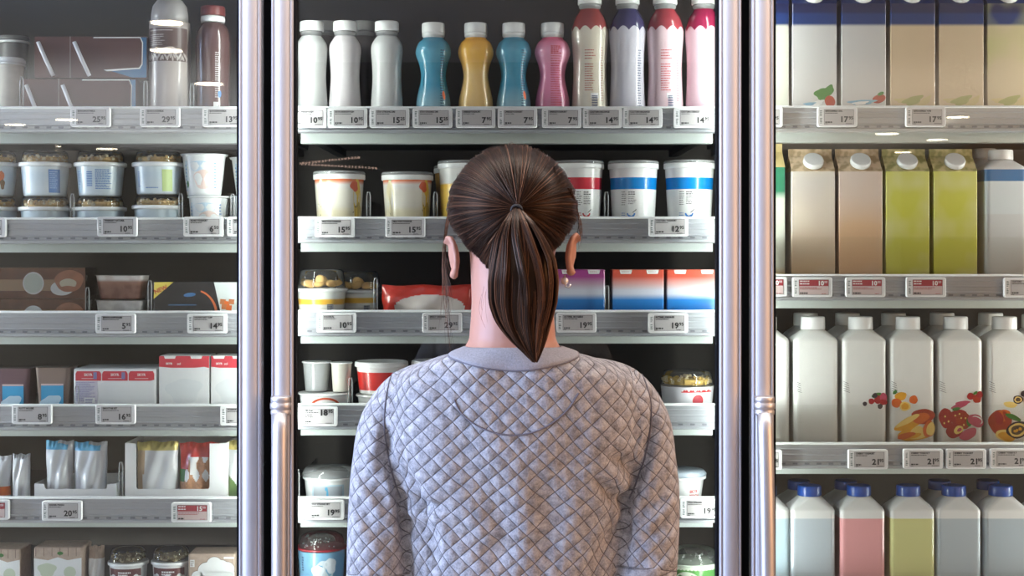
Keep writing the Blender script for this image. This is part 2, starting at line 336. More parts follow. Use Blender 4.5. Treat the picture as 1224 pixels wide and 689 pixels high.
# ------------------------------------------------------------------ price tags
SCR = mat('epaper_grey', (.50, .48, .48), .5); SCRD = mat('epaper_edge', (.12, .12, .12), .5)
TRED = mat('tag_red', (.36, .035, .05), .5); TRED2 = mat('tag_pink', (.60, .47, .46), .5); BARC = mat('tag_barcode', (.10, .16, .14), .5)
TAGC = mat('tag_casing', (.82, .82, .83), .35)
def price_tag(px, row, py, main, sup, name, label, red=False, line2='', top=False):
    Y = 2.8935; k, i = row
    o = thing('price_tag', label, 'price tag', (X(px, Y), Y, Z(py, Y)), 'electronic price tags')
    w, h = .0775, .0385
    c = MB(); secs = [[(p[0], y, p[1]) for p in [(q[0], q[1]) for q in rrect(w-2*b, h-2*b, .004, 0)]] for y, b in ((.0075, 0), (-.0005, 0), (-.0015, .0008))]
    c.loft([s[::-1] for s in secs], sm=False); c.build('casing', TAGC, o)
    s = MB(); yy = -.0015
    xl, xr, zb, zt = -w/2+.012, w/2-.007, -h/2+.0045, h/2-.0045
    s.rect(xl, xr, zb, zt, 1, 1, yy); s.rect(xl+.0007, xr-.0007, zb+.0007, zt-.0007, 0, 2, yy)
    if red: s.rect(xl+.0007, xr-.0007, zt-.0125, zt-.0007, 2, 3, yy); s.rect(xl+.0007, xr-.0007, zb+.0007, zt-.0125, 3, 3, yy)
    s.build('screen', [SCR, SCRD, TRED, TRED2], o)
    b = MB(); r = random.Random(px)
    for j in range(9):
        if j == 4: continue
        z = -h/2+.007+j*.0029; b.rect(-w/2+.0042, -w/2+.0042+.003+.0016*r.random(), z, z+.0017*(.6+.4*r.random()), 0, 1, yy)
    b.build('barcode', BARC, o)
    t = MB(); name = name[:15]
    if red:
        t.bars(xl+.002, xl+.022, zt-.002, 2, .005, .0022, 1, 4, yy, px)
        t.text(main, xr-.0095, zt-.0110, .0088, 1, 5, yy, .05, align='RIGHT'); t.text(sup, xr-.009, zt-.0068, .0046, 1, 5, yy, .01)
        t.bars(xl+.002, xr-.012, zt-.0150, 2, .0028, .0012, 2, 4, yy, px+1); t.bars(xl+.002, xl+.018, zb+.0045, 1, .003, .0028, 0, 4, yy, px+2)
        t.bars(xr-.014, xr-.002, zb+.0025, 1, .003, .001, 2, 4, yy, px+3)
    else:
        if name: t.text(name, xl+.0025, zt-.0046, .0033, 0, 4, yy, .075, sx=.92)
        if line2: t.text(line2, xl+.0025, zt-.0082, .0020, 0, 4, yy, .02)
        else: t.bars(xl+.0025, xl+.036, zt-.0066, 1, .003, .0013, 0, 4, yy, px)
        zz = zt-.0125 if top else zb+.0050
        t.text(main, xr-.0110, zz, .0112, 0, 5, yy, .045 if not top else .075, sx=1.05, align='RIGHT'); t.text(sup, xr-.0103, zz+.0050, .0062, 0, 5, yy, .05, sx=1.05)
        t.bars(xl+.0025, xl+.0185, zb+.0058, 1, .003, .0026, 0, 4, yy, px+2); t.bars(xl+.0025, xl+.008, zb+.0020, 1, .003, .0010, 0, 4, yy, px+5)
        t.bars(xr-.016, xr-.002, zb+.0022, 1, .003, .0009, 0, 4, yy, px+3, False)
        if top: t.bars(xl+.0025, xl+.024, zt-.0105, 2, .0045, .0018, 0, 4, yy, px+9)
    t.build('printed_text', [BLACK, WHITE, TRED], o)
    return o
PT = price_tag
PT(108, ('L', 0), 140, '25', '95', 'SJOKOMORTMELK', 'white price tag reading 25 95 below the chocolate milk packs')
PT(191, ('L', 0), 140, '29', '95', 'SJOKOLADEMELK', 'white price tag reading 29 95 below the big beige bottle')
PT(265.5, ('L', 0), 140, '13', '95', 'SJOKOSMAKMELK', 'white price tag below the dark brown bottle, cut off by the door edge')
PT(-17, ('L', 1), 272, '10', '95', 'YOGHURT', 'price tag at the left picture edge on the granola cup shelf')
PT(140, ('L', 1), 271, '10', '95', 'YOGHURT NATURELL', 'white price tag reading 10 95 below the granola yoghurt cups of the left bay')
PT(243, ('L', 1), 271, '6', '50', 'FJORD YOGHURT', 'white price tag reading 6 50 below the flared white cup')
PT(295, ('L', 1), 271, '6', '50', 'FJORD YOGHURT', 'price tag half hidden by the left door stile, right of the 6 50 tag')
PT(138, ('L', 2), 387, '5', '95', 'SJOKOLADEPUDDING', 'white price tag reading 5 95 below the chocolate dessert cups')
PT(247.5, ('L', 2), 387, '14', '95', 'DELFIACAKE TOPP', 'white price tag reading 14 95 below the black box marked NEW')
PT(38, ('L', 3), 495.5, '8', '95', 'FLOTT MOUSSE', 'white price tag reading 8 95 below the blue-labelled snack cups')
PT(138, ('L', 3), 495.5, '16', '95', 'SMOOTHIE SET', 'white price tag reading 16 95 below the three-cup pack')
PT(287, ('L', 3), 497, '16', '95', 'YOGHURT', 'price tag cut off by the left door stile below the red-topped cartons')
PT(-13, ('L', 4), 610, '15', '00', '', 'red-banded price tag cut off by the left picture edge', True)
PT(74, ('L', 4), 611, '20', '95', 'KINDER PINGUI', 'white price tag reading 20 95 below the low bar tray')
PT(228.5, ('L', 4), 613, '15', '00', '', 'red-banded price tag reading 15 00 below the high-sided tray', True)
for a in [(367, '10', '95', 'SKYR DRIKKEYOGH', '', 'price tag reading 10 95 below the leftmost white bottle, cut by the door edge'), (415.5, '10', '95', 'SKYR DRIKKEYOGH', '', 'price tag reading 10 95 below the second white bottle'),
          (465.5, '15', '25', 'STAY STRONG DRIKK', '', 'price tag reading 15 25 below the third white bottle'), (517, '15', '25', 'STAY STRONG DRIK', '', 'price tag reading 15 25 below the first blue bottle'),
          (568.5, '7', '95', 'DRIKKEYOGHURT', 'SKOGSBÆR 330ML', 'price tag reading 7 95 below the orange bottle'), (618.5, '7', '95', 'DRIKKEYOGHURT', 'VANILJE 330ML', 'price tag reading 7 95 below the second blue bottle'),
          (671.5, '7', '95', 'DRIKKEYOGHURT', 'BRINGEBÆR', 'price tag reading 7 95 below the pink bottle'), (720, '14', '95', 'CULTURA BALANCE', '', 'price tag reading 14 95 below the cream bottle with red shoulders'),
          (768, '14', '95', 'CULTURA BALANCE', '', 'price tag reading 14 95 below the purple-shouldered bottle'), (829, '14', '95', 'CULTURA DRIKKEYOGH', 'GRANATEPLE', 'price tag reading 14 95 at the right end of the top middle shelf')]:
    PT(a[0], ('C', 0), 141, a[1], a[2], a[3], a[5], False, a[4])
PT(400, ('C', 1), 272, '15', '95', 'MILK FUN YOGHURT', 'price tag reading 15 95 below the leftmost large tub')
PT(484.5, ('C', 1), 272, '15', '95', 'MILK FUN YOGHURT', "price tag reading 15 95 left of the woman's head below the second tub")
PT(799, ('C', 1), 271, '12', '95', 'CULTURA YOGHURT', 'price tag reading 12 95 below the blue-banded tubs')
PT(402, ('C', 2), 386, '10', '95', 'KOLDSKÅL', 'price tag reading 10 95 below the cookie cup')
PT(528.5, ('C', 2), 386, '29', '95', 'SMULT ORIGINAL', 'price tag reading 29 95 below the red pouch')
PT(689, ('C', 2), 386, '19', '95', 'ACTIMEL SKOGSBÆR', "price tag reading 19 95 right of the woman's neck below the purple pack")
PT(798.5, ('C', 2), 386.5, '19', '95', 'ACTIMEL JORDBÆR', 'price tag reading 19 95 below the rightmost orange-topped pack')
PT(379.5, ('C', 3), 498, '18', '95', 'TiR 3 tur', "price tag reading 18 95 left of the woman's shoulder", False, '', True)
PT(387.5, ('C', 4), 610, '19', '95', 'STAY STRONG SKYR', "price tag reading 19 95 left of the woman's arm")
PT(837, ('C', 4), 608, '19', '90', 'STAY STRONG', "price tag reading 19 90 right of the woman's arm")
PT(912, ('R', 0), 140, '17', '95', 'KEFIR', 'price tag cut off by the right door handle stile on the top right shelf')
PT(1001, ('R', 0), 140, '17', '95', 'BIFIDUSMELK GULROT', 'price tag reading 17 95 below the two pale blue-topped cartons')
PT(1106.5, ('R', 0), 140, '17', '95', 'BIFIDUSMELK VANILJE', 'price tag reading 17 95 below the beige blue-topped cartons')
PT(917, ('R', 1), 343, '10', '00', '', 'red-banded price tag cut off by the right door stile', True)
PT(971, ('R', 1), 343.5, '10', '00', '', 'red-banded price tag below the leftmost orange carton', True)
PT(1034.5, ('R', 1), 343.5, '10', '00', '', 'red-banded price tag between the orange and lime cartons', True)
PT(1107, ('R', 1), 343.5, '10', '00', '', 'red-banded price tag below the lime cartons', True)
PT(1224, ('R', 1), 344, '19', '95', 'CULTURA', 'price tag below the blue-banded white bottle at the right picture edge')
PT(911, ('R', 2), 550, '21', '95', 'YOGHURT', 'price tag cut off by the right door handle on the fruit bottle shelf')
PT(1037.5, ('R', 2), 549.5, '21', '95', 'CHERRY YOGHURT', 'price tag reading 21 95 below the bottle with red berries')
PT(1103.5, ('R', 2), 549, '21', '95', 'CHERRY YOGH K FL', 'price tag reading 21 95 below the bottle with mango')
PT(1155, ('R', 2), 549, '21', '95', 'CHERRY YOGHURT', 'price tag reading 21 95 below the bottle with strawberries')
PT(1207.5, ('R', 2), 548.5, '21', '95', 'CHERRY YOGH K FL', 'price tag reading 21 95 at the right picture edge below the peach bottle')
# ------------------------------------------------------------------ clear shelf dividers
def divider(px, row, topy, where):
    Y = 2.93; z0 = deck(*row)-.0002; H = Z(topy, Y)-z0
    o = thing('shelf_divider', 'upright clear plastic shelf divider ' + where, 'divider', (X(px, Y), Y, z0), 'clear shelf dividers')
    m = MB(); m.loft([rrect(.0016, .30, .0007, z, (0, .15)) for z in (0, H*.55, H*.8)], sm=False); m.build('panel', CLEAR, o)
    m = MB(); m.tube([(-.0035, 0, 0), (-.0035, 0, H*.9), (-.002, 0, H), (.002, 0, H), (.0035, 0, H*.9), (.0035, 0, 0)], .0012, 8); m.build('front_loop', MILKY, o)
for a in [(26, ('L', 0), 92, 'left of the lower chocolate milk pack'), (174, ('L', 0), 97, 'between chocolate milk packs and beige bottle'), (229.5, ('L', 0), 100, 'between beige and dark brown bottles'),
          (86.5, ('L', 1), 232, 'between second and third granola cup stacks'), (216, ('L', 1), 232, 'left of the flared white cups'), (278, ('L', 1), 232, 'right of the flared white cups'),
          (104.5, ('L', 2), 344, 'right of the cream bun pack'), (179, ('L', 2), 336, 'right of the chocolate dessert cups'), (92, ('L', 3), 462, 'left of the three-cup pack'),
          (144.5, ('L', 4), 553, 'between the two bar trays'), (350.5, ('C', 0), 78, 'left of the leftmost white bottle'), (440.5, ('C', 1), 230, 'right of the leftmost large tub'), (520.5, ('C', 1), 230, "left of the woman's head"),
          (724.8, ('C', 1), 230, 'between red-banded and blue-banded tubs'), (449, ('C', 2), 333, 'left of the red pouch'), (725.5, ('C', 2), 342, 'between purple and orange-topped packs'), (419, ('C', 3), 452, 'between the grey cup and red tub'), (355.5, ('C', 4), 562, 'left of the low white tub')]:
    divider(*a)
# ------------------------------------------------------------------ product builders
def base(name, label, cat, px, Y, z, group=None, rz=0): return thing(name, label, cat, (X(px, Y), Y, z), group, rz)
def conv(pr, Y, z0): return [(hw*Y/F, Z(y, Y)-z0) for hw, y in pr]
def rfun(pr):
    zs = [z for r, z in pr]; rs = [r for r, z in pr]
    return lambda z: float(np.interp(z, zs, rs))
def smooth(pr, n=6):
    """Catmull-Rom through the profile"""
    out = []
    for i in range(len(pr)-1):
        p0 = pr[max(i-1, 0)]; p1 = pr[i]; p2 = pr[i+1]; p3 = pr[min(i+2, len(pr)-1)]
        for k in range(n):
            t = k/n; out.append(tuple(.5*((2*p1[c])+(-p0[c]+p2[c])*t+(2*p0[c]-5*p1[c]+4*p2[c]-p3[c])*t*t+(-p0[c]+3*p1[c]-3*p2[c]+p3[c])*t**3) for c in (0, 1)))
    return out+[pr[-1]]
def capmesh(r, z0, z1, n=36, ribs=True):
    m = MB(); secs = []
    for z, q in ((z0, 1), (z0+.0015, 1.02), (z1-.0025, 1.0), (z1-.0006, .96), (z1, .88)):
        secs.append([((r*q*(1+(.018 if (i % 2 and ribs and z < z1-.002) else 0)))*math.cos(2*math.pi*i/n), (r*q*(1+(.018 if (i % 2 and ribs and z < z1-.002) else 0)))*math.sin(2*math.pi*i/n), z) for i in range(n)])
    m.loft(secs); return m
def yog_bottle(px, row, label, kind, bodymat, group, Y=2.972, prints=None, scal=None, capm=None, dy=0):
    z0 = deck(*row); o = base('yoghurt_bottle', label, 'bottle', px, Y, z0, group)
    P = {'slim': [(19, 123), (17.2, 95), (18, 75), (19, 62), (18.2, 54), (15, 48), (12, 44)],
         'hour': [(20.5, 124), (19.5, 116), (16, 100), (15, 90), (17, 78), (20.8, 67), (21, 60), (18, 52), (14, 48), (12.5, 46)],
         'tall': [(21.5, 124), (20.5, 105), (20, 85), (20.5, 65), (22, 44), (21.5, 33), (18, 22), (13, 14), (12, 12)]}[kind]
    cap = {'slim': (14, 26, 38), 'hour': (13.5, 28, 40), 'tall': (14, -8, 6)}[kind]
    pr = conv(smooth(P), Y, z0); rb = pr[0][0]
    pr = [(rb*.86, 0), (rb*.97, .003), (rb*1.0, .008)]+pr
    hi = pr[-1]; MB().lathe(pr, 40, cap1=False).build('body', bodymat, o)
    c = conv([(cap[0], cap[2]), (cap[0], cap[1])], Y, z0); rn = hi[0]
    nk = MB().lathe([(rn, hi[1]-.0005), (rn*.97, hi[1]+.003), (rn*1.08, hi[1]+.0035), (rn*1.08, c[0][1]+.001)], 32)
    nk.build('neck', MILKY if kind != 'hour' else WHITE, o)
    capmesh(c[0][0], c[0][1], c[1][1]).build('cap', capm or WHITE, o)
    if prints: prints(o, rfun(pr))
    return o
G1 = 'drinking yoghurt bottles in the middle bay'
wb = bandmat('white_sleeve', [(0, (.60, .61, .60)), (.3, (.7, .7, .7))], rough=.3)
wb2 = bandmat('pinkish_white_sleeve', [(0, (.63, .60, .61)), (.3, (.7, .7, .7))], rough=.3)
blu = bandmat('blue_sleeve', [(0, (.26, .46, .55)), (.06, (.07, .30, .44)), (.125, (.10, .36, .50)), (.168, (.03, .19, .29))], soft=.02, rough=.22)
org = bandmat('orange_sleeve', [(0, (.85, .38, .04)), (.018, (.83, .56, .22)), (.12, (.86, .48, .08)), (.165, (.85, .38, .03))], soft=.015, rough=.22)
pnk = bandmat('pink_sleeve', [(0, (.62, .20, .32)), (.06, (.80, .28, .45)), (.12, (.83, .36, .52)), (.168, (.62, .03, .10))], soft=.015, rough=.22)
def pr_side(colm, x0, seed, acc=None):
    def f(o, rf):
        m = MB(); m.bars(x0, x0+.011, .150, 26, .0050, .0018, 0, 1, 0, seed)
        if acc: m.ell(x0+.008, .060, .0035, .009, 1, .2, 2)
        m.wrap(rf).build('printed_text', [colm, acc or colm], o)
    return f
def pr_pink(o, rf):
    m = MB(); m.bars(-.004, .018, .158, 5, .0035, .0022, 0, 1, 0, 3); m.bars(-.004, .020, .138, 24, .0046, .0013, 0, 1, 0, 4)
    for k in range(6): m.rect(.024, .027, .02+k*.0024, .0212+k*.0024, 1, 1)
    m.wrap(rf).build('printed_text', [RED, BLACK], o)
NAVY = mat('navy_print', (.03, .06, .14), .4)
yog_bottle(372.5, ('C', 0), 'white drinking yoghurt bottle, leftmost on the top middle shelf', 'slim', wb, G1)
yog_bottle(412.5, ('C', 0), 'white drinking yoghurt bottle with pinkish edges, second from the left door post', 'slim', wb2, G1)
yog_bottle(462.5, ('C', 0), 'white drinking yoghurt bottle left of the first blue bottle', 'slim', wb, G1)
yog_bottle(518, ('C', 0), 'blue hourglass yoghurt bottle left of the orange one', 'hour', blu, G1, prints=pr_side(NAVY, .016, 1, mat('orange_mark', (.8, .15, .03), .4)))
yog_bottle(568.7, ('C', 0), 'orange hourglass yoghurt bottle with white cap', 'hour', org, G1)
yog_bottle(614, ('C', 0), 'blue hourglass yoghurt bottle between orange and pink bottles', 'hour', blu, G1, prints=pr_side(NAVY, .016, 2, mat('orange_mark', (.8, .15, .03), .4)))
yog_bottle(660.3, ('C', 0), 'pink hourglass yoghurt bottle with dark red small print', 'hour', pnk, G1, prints=pr_pink)
MAR = mat('maroon_print', (.40, .06, .05), .45)
def pr_tall(colm, seed, bar=True, x0=-.012):
    def f(o, rf):
        m = MB(); m.bars(x0, x0+.022, .150, 4, .0055, .0018, 0, 1, 0, seed); m.bars(x0, x0+.020, .122, 12, .0047, .0016, 0, 1, 0, seed+1)
        m.bars(.022, .028, .155, 22, .005, .0012, 0, 1, 0, seed+2)
        if bar:
            m.rect(.000, .016, .028, .064, 2, 1, nx=4)
            for k in range(9): m.rect(.002, .014, .031+k*.0032, .0328+k*.0032, 1, 2, nx=3)
        m.wrap(rf).build('printed_text', [colm, NAVY, WHITE], o)
    return f
h_sc = .197
for px, col, top, lab, pf in [(705, (.74, .68, .56), (.34, .06, .055), 'tall cream yoghurt bottle with red shoulders and small print', pr_tall(MAR, 11)), (750, (.62, .61, .68), (.05, .045, .13), 'tall pale lilac yoghurt bottle with dark purple shoulders', pr_side(NAVY, .018, 21)),
                        (795, (.80, .60, .64), (.36, .045, .06), 'tall pink yoghurt bottle with red shoulders and small print', pr_tall(RED, 31)), (841, (.80, .57, .64), (.34, .015, .07), 'tall pink yoghurt bottle with crimson shoulders at the right door post', None)]:
    yog_bottle(px, ('C', 0), lab, 'tall', bandmat('tall_sleeve_%d' % px, [(0, col), (h_sc-.009, top)], scallop=(5, .009), rough=.2, coat=.6), G1, prints=pf)
DKP = mat('dark_back_bottle', (.09, .08, .075), .4); DKC = mat('dim_cap', (.25, .25, .24), .5)  # darker body and cap colours for the back-row bottles
yog_bottle(388, ('C', 0), 'dim yoghurt bottle behind the two leftmost white bottles', 'slim', DKP, G1, Y=3.06, capm=DKC)
yog_bottle(434.5, ('C', 0), 'dark yoghurt bottle standing behind between white bottles', 'slim', DKP, G1, Y=3.06, capm=DKC)
# square white bottles ------------------------------------------------
def sup(hw, hd, z, r): return rrect(2*hw, 2*hd, r, z)
def milk_bottle(px, row, label, bodymat, group, capy, shy, hw=26, chw=14.3, Y=2.972, capm=None, prints=None, capribs=False, name='milk_bottle', extra=0):
    z0 = deck(*row); o = base(name, label, 'bottle', px, Y, z0, group); s = Y/F
    zc1, zc0, zs = Z(capy[0], Y)-z0, Z(capy[1], Y)-z0, Z(shy, Y)-z0; H = hw*s; D = .036
    m = MB()
    secs = [sup(H*.93, D*.93, 0, .010), sup(H*.99, D*.99, .003, .010), sup(H, D, .010, .010), sup(H, D, zs-.004, .010), sup(H*.985, D*.985, zs-.001, .011), sup(H*.93, D*.93, zs+.003, .012)]
    rn = chw*s*.95
    for t in (.33, .66, 1): secs.append(sup(H*.93+(rn-H*.93)*t, D*.93+(rn-D*.93)*t, zs+.003+(zc0-zs-.003)*t, .012+(rn*.98-.012)*t))
    m.loft(secs, sm=False); b = m.build('body', bodymat, o)
    capmesh(chw*s, zc0+.0006, zc1, 40, capribs).build('cap', capm or WHITE, o)
    if prints: prints(o, -D-.0001, s)
    return o
MW = mat('bottle_white', (.76, .77, .74), .35, coat=.15)
YEL = mat('mango_yellow', (.78, .38, .02), .45, var=.2, scale=80); ORA = mat('fruit_orange', (.66, .13, .015), .45, var=.2, scale=80)
PEACH = mat('peach_red', (.40, .035, .012), .45, var=.35, scale=60); BER = mat('berry_red', (.36, .012, .018), .4, var=.3, scale=120); DKB = mat('dark_berry', (.03, .02, .03), .4)
RHU = mat('rhubarb_pink', (.50, .07, .13), .45, var=.2, scale=80); LEAF = mat('leaf_green', (.05, .20, .03), .5, var=.3, scale=100); PALEY = mat('pale_yellow', (.88, .66, .20), .45)
SEED = mat('passion_seed', (.10, .06, .02), .5); FL = [YEL, ORA, PEACH, BER, DKB, RHU, LEAF, PALEY, SEED, WHITE]
def fr_small(items):
    def f(o, y, s):
        m = MB()
        for k, (dx, py, rx, rz, mi, rot) in enumerate(items):
            m.ell(dx*s, Z(py, 2.936)-o.location.z, rx*s, rz*s, mi, rot, 1+k*.6, y, wob=.04, ph=k)
        m.build('fruit_print', FL, o)
    return f
sidebars = lambda seed: None
def side_print(o, y, s):
    m = MB(); zc = Z(462, 2.936)-o.location.z
    for k in range(5):
        z = zc+.010-k*.0044; m.add([(-25*s, y-.0003, z), (-(25-6-k*.4)*s, y-.0003, z-.0045), (-(25-6-k*.4)*s, y-.0003, z-.0053), (-25*s, y-.0003, z-.0008)], [(0, 1, 2, 3)], 0)
    m.build('side_print', BLACK, o)
fr1 = fr_small([(14, 473, 6, 3, 6, .3), (8, 480, 3.6, 3.4, 3, 0), (16, 478, 5, 5, 3, 0), (22, 475, 4.5, 5, 5, 0), (12, 473, 3, 3, 4, 0), (21, 481, 3.5, 3.5, 3, 0), (0, 483, 2.6, 2.6, 4, 0), (18, 486, 3, 3, 4, 0), (24, 481, 2.5, 3, 3, 0)])
fr2 = fr_small([(-14, 474, 7, 5, 0, .2), (-19, 482, 6, 5.5, 1, 0), (-9, 486, 6.5, 5.5, 7, 0), (-9, 486, 4.5, 3.8, 0, 0), (1, 478, 5, 5, 1, 0), (-21, 469, 3, 2, 6, .8),
                (-2, 505, 21, 7, 0, .45), (12, 498, 14, 9, 2, .1), (10, 500, 10, 6, 1, .3), (2, 519, 20, 8, 0, .1), (6, 517, 9, 7, 7, .2), (-6, 503, 16, 3.2, 7, .5), (4, 520, 13, 5, 7, .1), (1, 521, 9, 3, 0, .2), (-8, 521, 11, 3.5, 1, .25), (19, 513, 7, 10, 1, -.2), (21, 513, 5, 8, 7, -.2)])
fr3 = fr_small([(-1, 485, 11, 3, 5, .35), (2, 482, 9, 2.4, 5, .15), (12, 474, 5, 4, 3, 0), (19, 477, 5, 5, 2, 0), (22, 472, 4, 4, 3, 0), (17, 470, 3, 1.6, 6, .6),
                (-18, 500, 8, 12, 3, .1), (-4, 498, 11, 8, 3, .3), (3, 503, 9, 10, 2, .4), (-8, 515, 10, 9, 3, .2), (-3, 514, 6, 4.5, 7, .6), (-2, 514, 3, 2, 5, .6), (-7, 497, 1, 1, 7, 0), (-2, 495, 1, 1, 7, 0), (0, 500, 1, 1, 7, 0), (-19, 498, 1, 1.2, 7, 0), (-15, 504, 1, 1.2, 7, 0), (-20, 506, 1, 1.2, 7, 0), (5, 500, 1, 1.2, 7, 0), (3, 508, 1, 1.2, 7, 0), (-6, 489, 5, 2, 6, .2), (9, 505, 3, 5, 6, .2), (17, 503, 10, 7, 5, -.5), (19, 502, 7, 4, 9, -.5), (18, 502.5, 6.4, 3.5, 5, -.5), (8, 519, 11, 6, 5, .5)])
fr4 = fr_small([(0, 484, 8, 3.6, 7, -.1), (9, 478, 6, 5, 4, 0), (9, 478, 4.5, 3.6, 7, 0), (9, 478, 3, 2.4, 8, 0), (17, 471, 5, 4, 4, 0), (22, 479, 6, 7, 2, 0),
                (-12, 505, 14, 15, 2, .1), (-9, 497, 9, 7, 1, .3), (-5, 499, 3, 8, 2, .4), (3, 499, 10, 3, 6, -.4), (-6, 521, 12, 7, 7, -.25), (-5, 522, 10, 5, 0, -.25), (8, 514, 13, 10, 4, .25), (8, 514, 10.5, 8, 7, .25), (8, 514, 8, 5.5, 8, .25), (6, 515, 3, 2, 0, .3), (11, 513, 2, 2, 0, .3), (8, 511, 1.5, 1.2, 4, 0), (5, 513, 1.2, 1, 4, 0), (10, 516, 1.5, 1.2, 4, 0), (-14, 500, 5, 8, 3, .3)])
G3 = 'square white bottles on the third right shelf'
lab3 = ['square white bottle cut by the right door handle', 'plain square white bottle left of the bottle with red berries', 'square white bottle printed with small red and black berries', 'square white bottle printed with mango and pineapple', 'square white bottle printed with strawberries and rhubarb', 'square white bottle printed with peach and passion fruit']
for px, lb, pf in zip([914, 971.5, 1028.5, 1085, 1142, 1200.5], lab3, [None, None, fr1, fr2, fr3, fr4]):
    o = milk_bottle(px, ('R', 2), lb, MW, G3, (378.5, 394), 405, 26.3, prints=pf); side_print(o, -.0362, 2.972/F)
for px, lb in zip([965, 1015, 1070, 1128, 1186], ['plain bottle', 'berry bottle', 'mango bottle', 'strawberry bottle', 'peach bottle']):
    milk_bottle(px-2, ('R', 2), 'white bottle in the second row, behind the ' + lb, MW, G3, (374, 389), 400, 25.3, Y=3.06)
milk_bottle(1236, ('R', 2), 'white bottle cut off at the right picture edge on the third shelf', MW, G3, (376, 392), 403, 25.3, Y=3.05)
BC = mat('blue_cap', (.005, .055, .30), .35, coat=.3)
G4 = 'blue-capped bottles on the lowest right shelf'
zf = Z(621, 2.936)-deck('R', 3)
for px, col, lb in zip([914, 967.5, 1026.5, 1085.5, 1140, 1196], [(.42, .55, .62), (.43, .49, .54), (.68, .32, .33), (.56, .56, .25), (.40, .46, .50), (.38, .45, .50)],
                       ['blue-capped bottle cut by the right door handle', 'blue-capped bottle with pale blue label left of the pink one', 'blue-capped bottle with pink label', 'blue-capped bottle with olive yellow label', 'blue-capped bottle with grey-blue label right of the yellow one', 'blue-capped bottle with grey-blue label, second from the right picture edge']):
    milk_bottle(px, ('R', 3), lb, bandmat('fill_%d' % px, [(0, col), (zf, (.66, .67, .66))], rough=.3, coat=.2), G4, (580, 592.5), 606, 26.8, 13.8, capm=BC, capribs=True)
for px, lb in zip([958, 1014, 1126, 1184], ['pale blue one', 'pink one', 'grey-blue one right of the yellow', 'grey-blue one near the picture edge']):
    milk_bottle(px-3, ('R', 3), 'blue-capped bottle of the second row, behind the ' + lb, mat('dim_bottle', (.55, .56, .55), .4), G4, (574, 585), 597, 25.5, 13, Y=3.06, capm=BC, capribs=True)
milk_bottle(1252, ('R', 3), 'blue-capped bottle with red label at the right picture edge', bandmat('fill_red', [(0, (.5, .03, .03)), (zf, (.66, .67, .66))], rough=.3), G4, (580, 592.5), 606, 26.8, 13.8, capm=BC, capribs=True)
# second right shelf: bottles and gable cartons
zb1, zb0 = Z(203, 2.936)-deck('R', 1), Z(217, 2.936)-deck('R', 1)
bb = bandmat('blue_band_bottle', [(0, (.56, .59, .60)), (zb0-.066, (.60, .66, .68)), (zb0, (.03, .16, .36)), (zb1, (.68, .70, .71))], rough=.3)
G2 = 'bottles with a blue band on the second right shelf'
milk_bottle(1196, ('R', 1), 'white bottle with dark blue band right of the lime cartons', bb, G2, (179.5, 192), 202, 25.3)
milk_bottle(1251, ('R', 1), 'white bottle with dark blue band cut by the right picture edge', bb, G2, (179.5, 192), 202, 25.3)
milk_bottle(1176, ('R', 1), 'white bottle in the second row left of the blue-banded bottle', MW, G2, (178, 190), 199, 23, Y=3.06)
def gable_carton(px, row, label, group, hw, body_y, ridge_y, top_y, bodymat, gmat, capx=0, Y=2.974, capm=None, prints=None):
    z0 = deck(*row); o = base('drink_carton', label, 'carton', px, Y, z0, group); s = Y/F; H = hw*s; D = .035
    zb, zr, zt = Z(body_y, Y-D)-z0, Z(ridge_y, Y)-z0, Z(top_y, Y)-z0
    MB().loft([rrect(2*H-.002, 2*D-.002, .002, 0), rrect(2*H, 2*D, .002, .002), rrect(2*H, 2*D, .002, zb)], sm=False).build('body', bodymat, o)
    m = MB(); e = .0022
    m.add([(-H, -D, zb), (H, -D, zb), (H, D, zb), (-H, D, zb), (-H, -e, zr), (H, -e, zr), (H, e, zr), (-H, e, zr), (-H*.72, 0, zr-.006), (H*.72, 0, zr-.006)],
          [(0, 1, 5, 4), (2, 3, 7, 6), (0, 4, 8), (4, 7, 8), (7, 3, 8), (3, 0, 8), (1, 9, 5), (5, 9, 6), (6, 9, 2), (2, 9, 1)])
    m.build('gable', gmat, o)
    m = MB(); m.add([(x, y, z) for z in (zr, zt) for x, y in ((-H, -e), (H, -e), (H, e), (-H, e))], [(0, 1, 5, 4), (1, 2, 6, 5), (2, 3, 7, 6), (3, 0, 4, 7), (4, 5, 6, 7)]); m.build('top_seam', gmat, o)
    # screw cap stands square on the sloping front panel
    a = math.atan2(zr-zb, D-e); n = Vector((0, -math.sin(a), math.cos(a))); kf = .36 if body_y < 10 else .5; c = Vector((capx*s, -D+(D-e)*kf, zb+(zr-zb)*kf+.001))
    cm = capmesh(11.8*s, 0, .011, 32); R = n.to_track_quat('Z', 'Y').to_matrix(); cm.v = [tuple(c+R @ Vector(v)) for v in cm.v]; cm.build('cap', capm or WHITE, o)
    if prints: prints(o, -D-.0001, s)
    return o
gk = bandmat('kraft_leaf_top', [(0, (.72, .56, .38)), (.3, (.72, .56, .38))], rough=.6, blotch=((.34, .24, .12), 70, .8), coat=.0)
gk2 = bandmat('kraft_green_top', [(0, (.66, .58, .30)), (.3, (.66, .58, .30))], rough=.6, blotch=((.26, .26, .08), 70, .8), coat=.0)
oc = bandmat('orange_juice_wrap', [(0, (.72, .46, .22)), (.05, (.66, .52, .38)), (.12, (.62, .53, .45)), (.19, (.60, .55, .50))], soft=.03, blotch=((.70, .62, .50), 14, .6))
oc2 = bandmat('orange_juice_wrap_plain', [(0, (.72, .45, .26)), (.08, (.68, .45, .27)), (.16, (.64, .53, .46))], soft=.03, blotch=((.68, .50, .38), 12, .5))
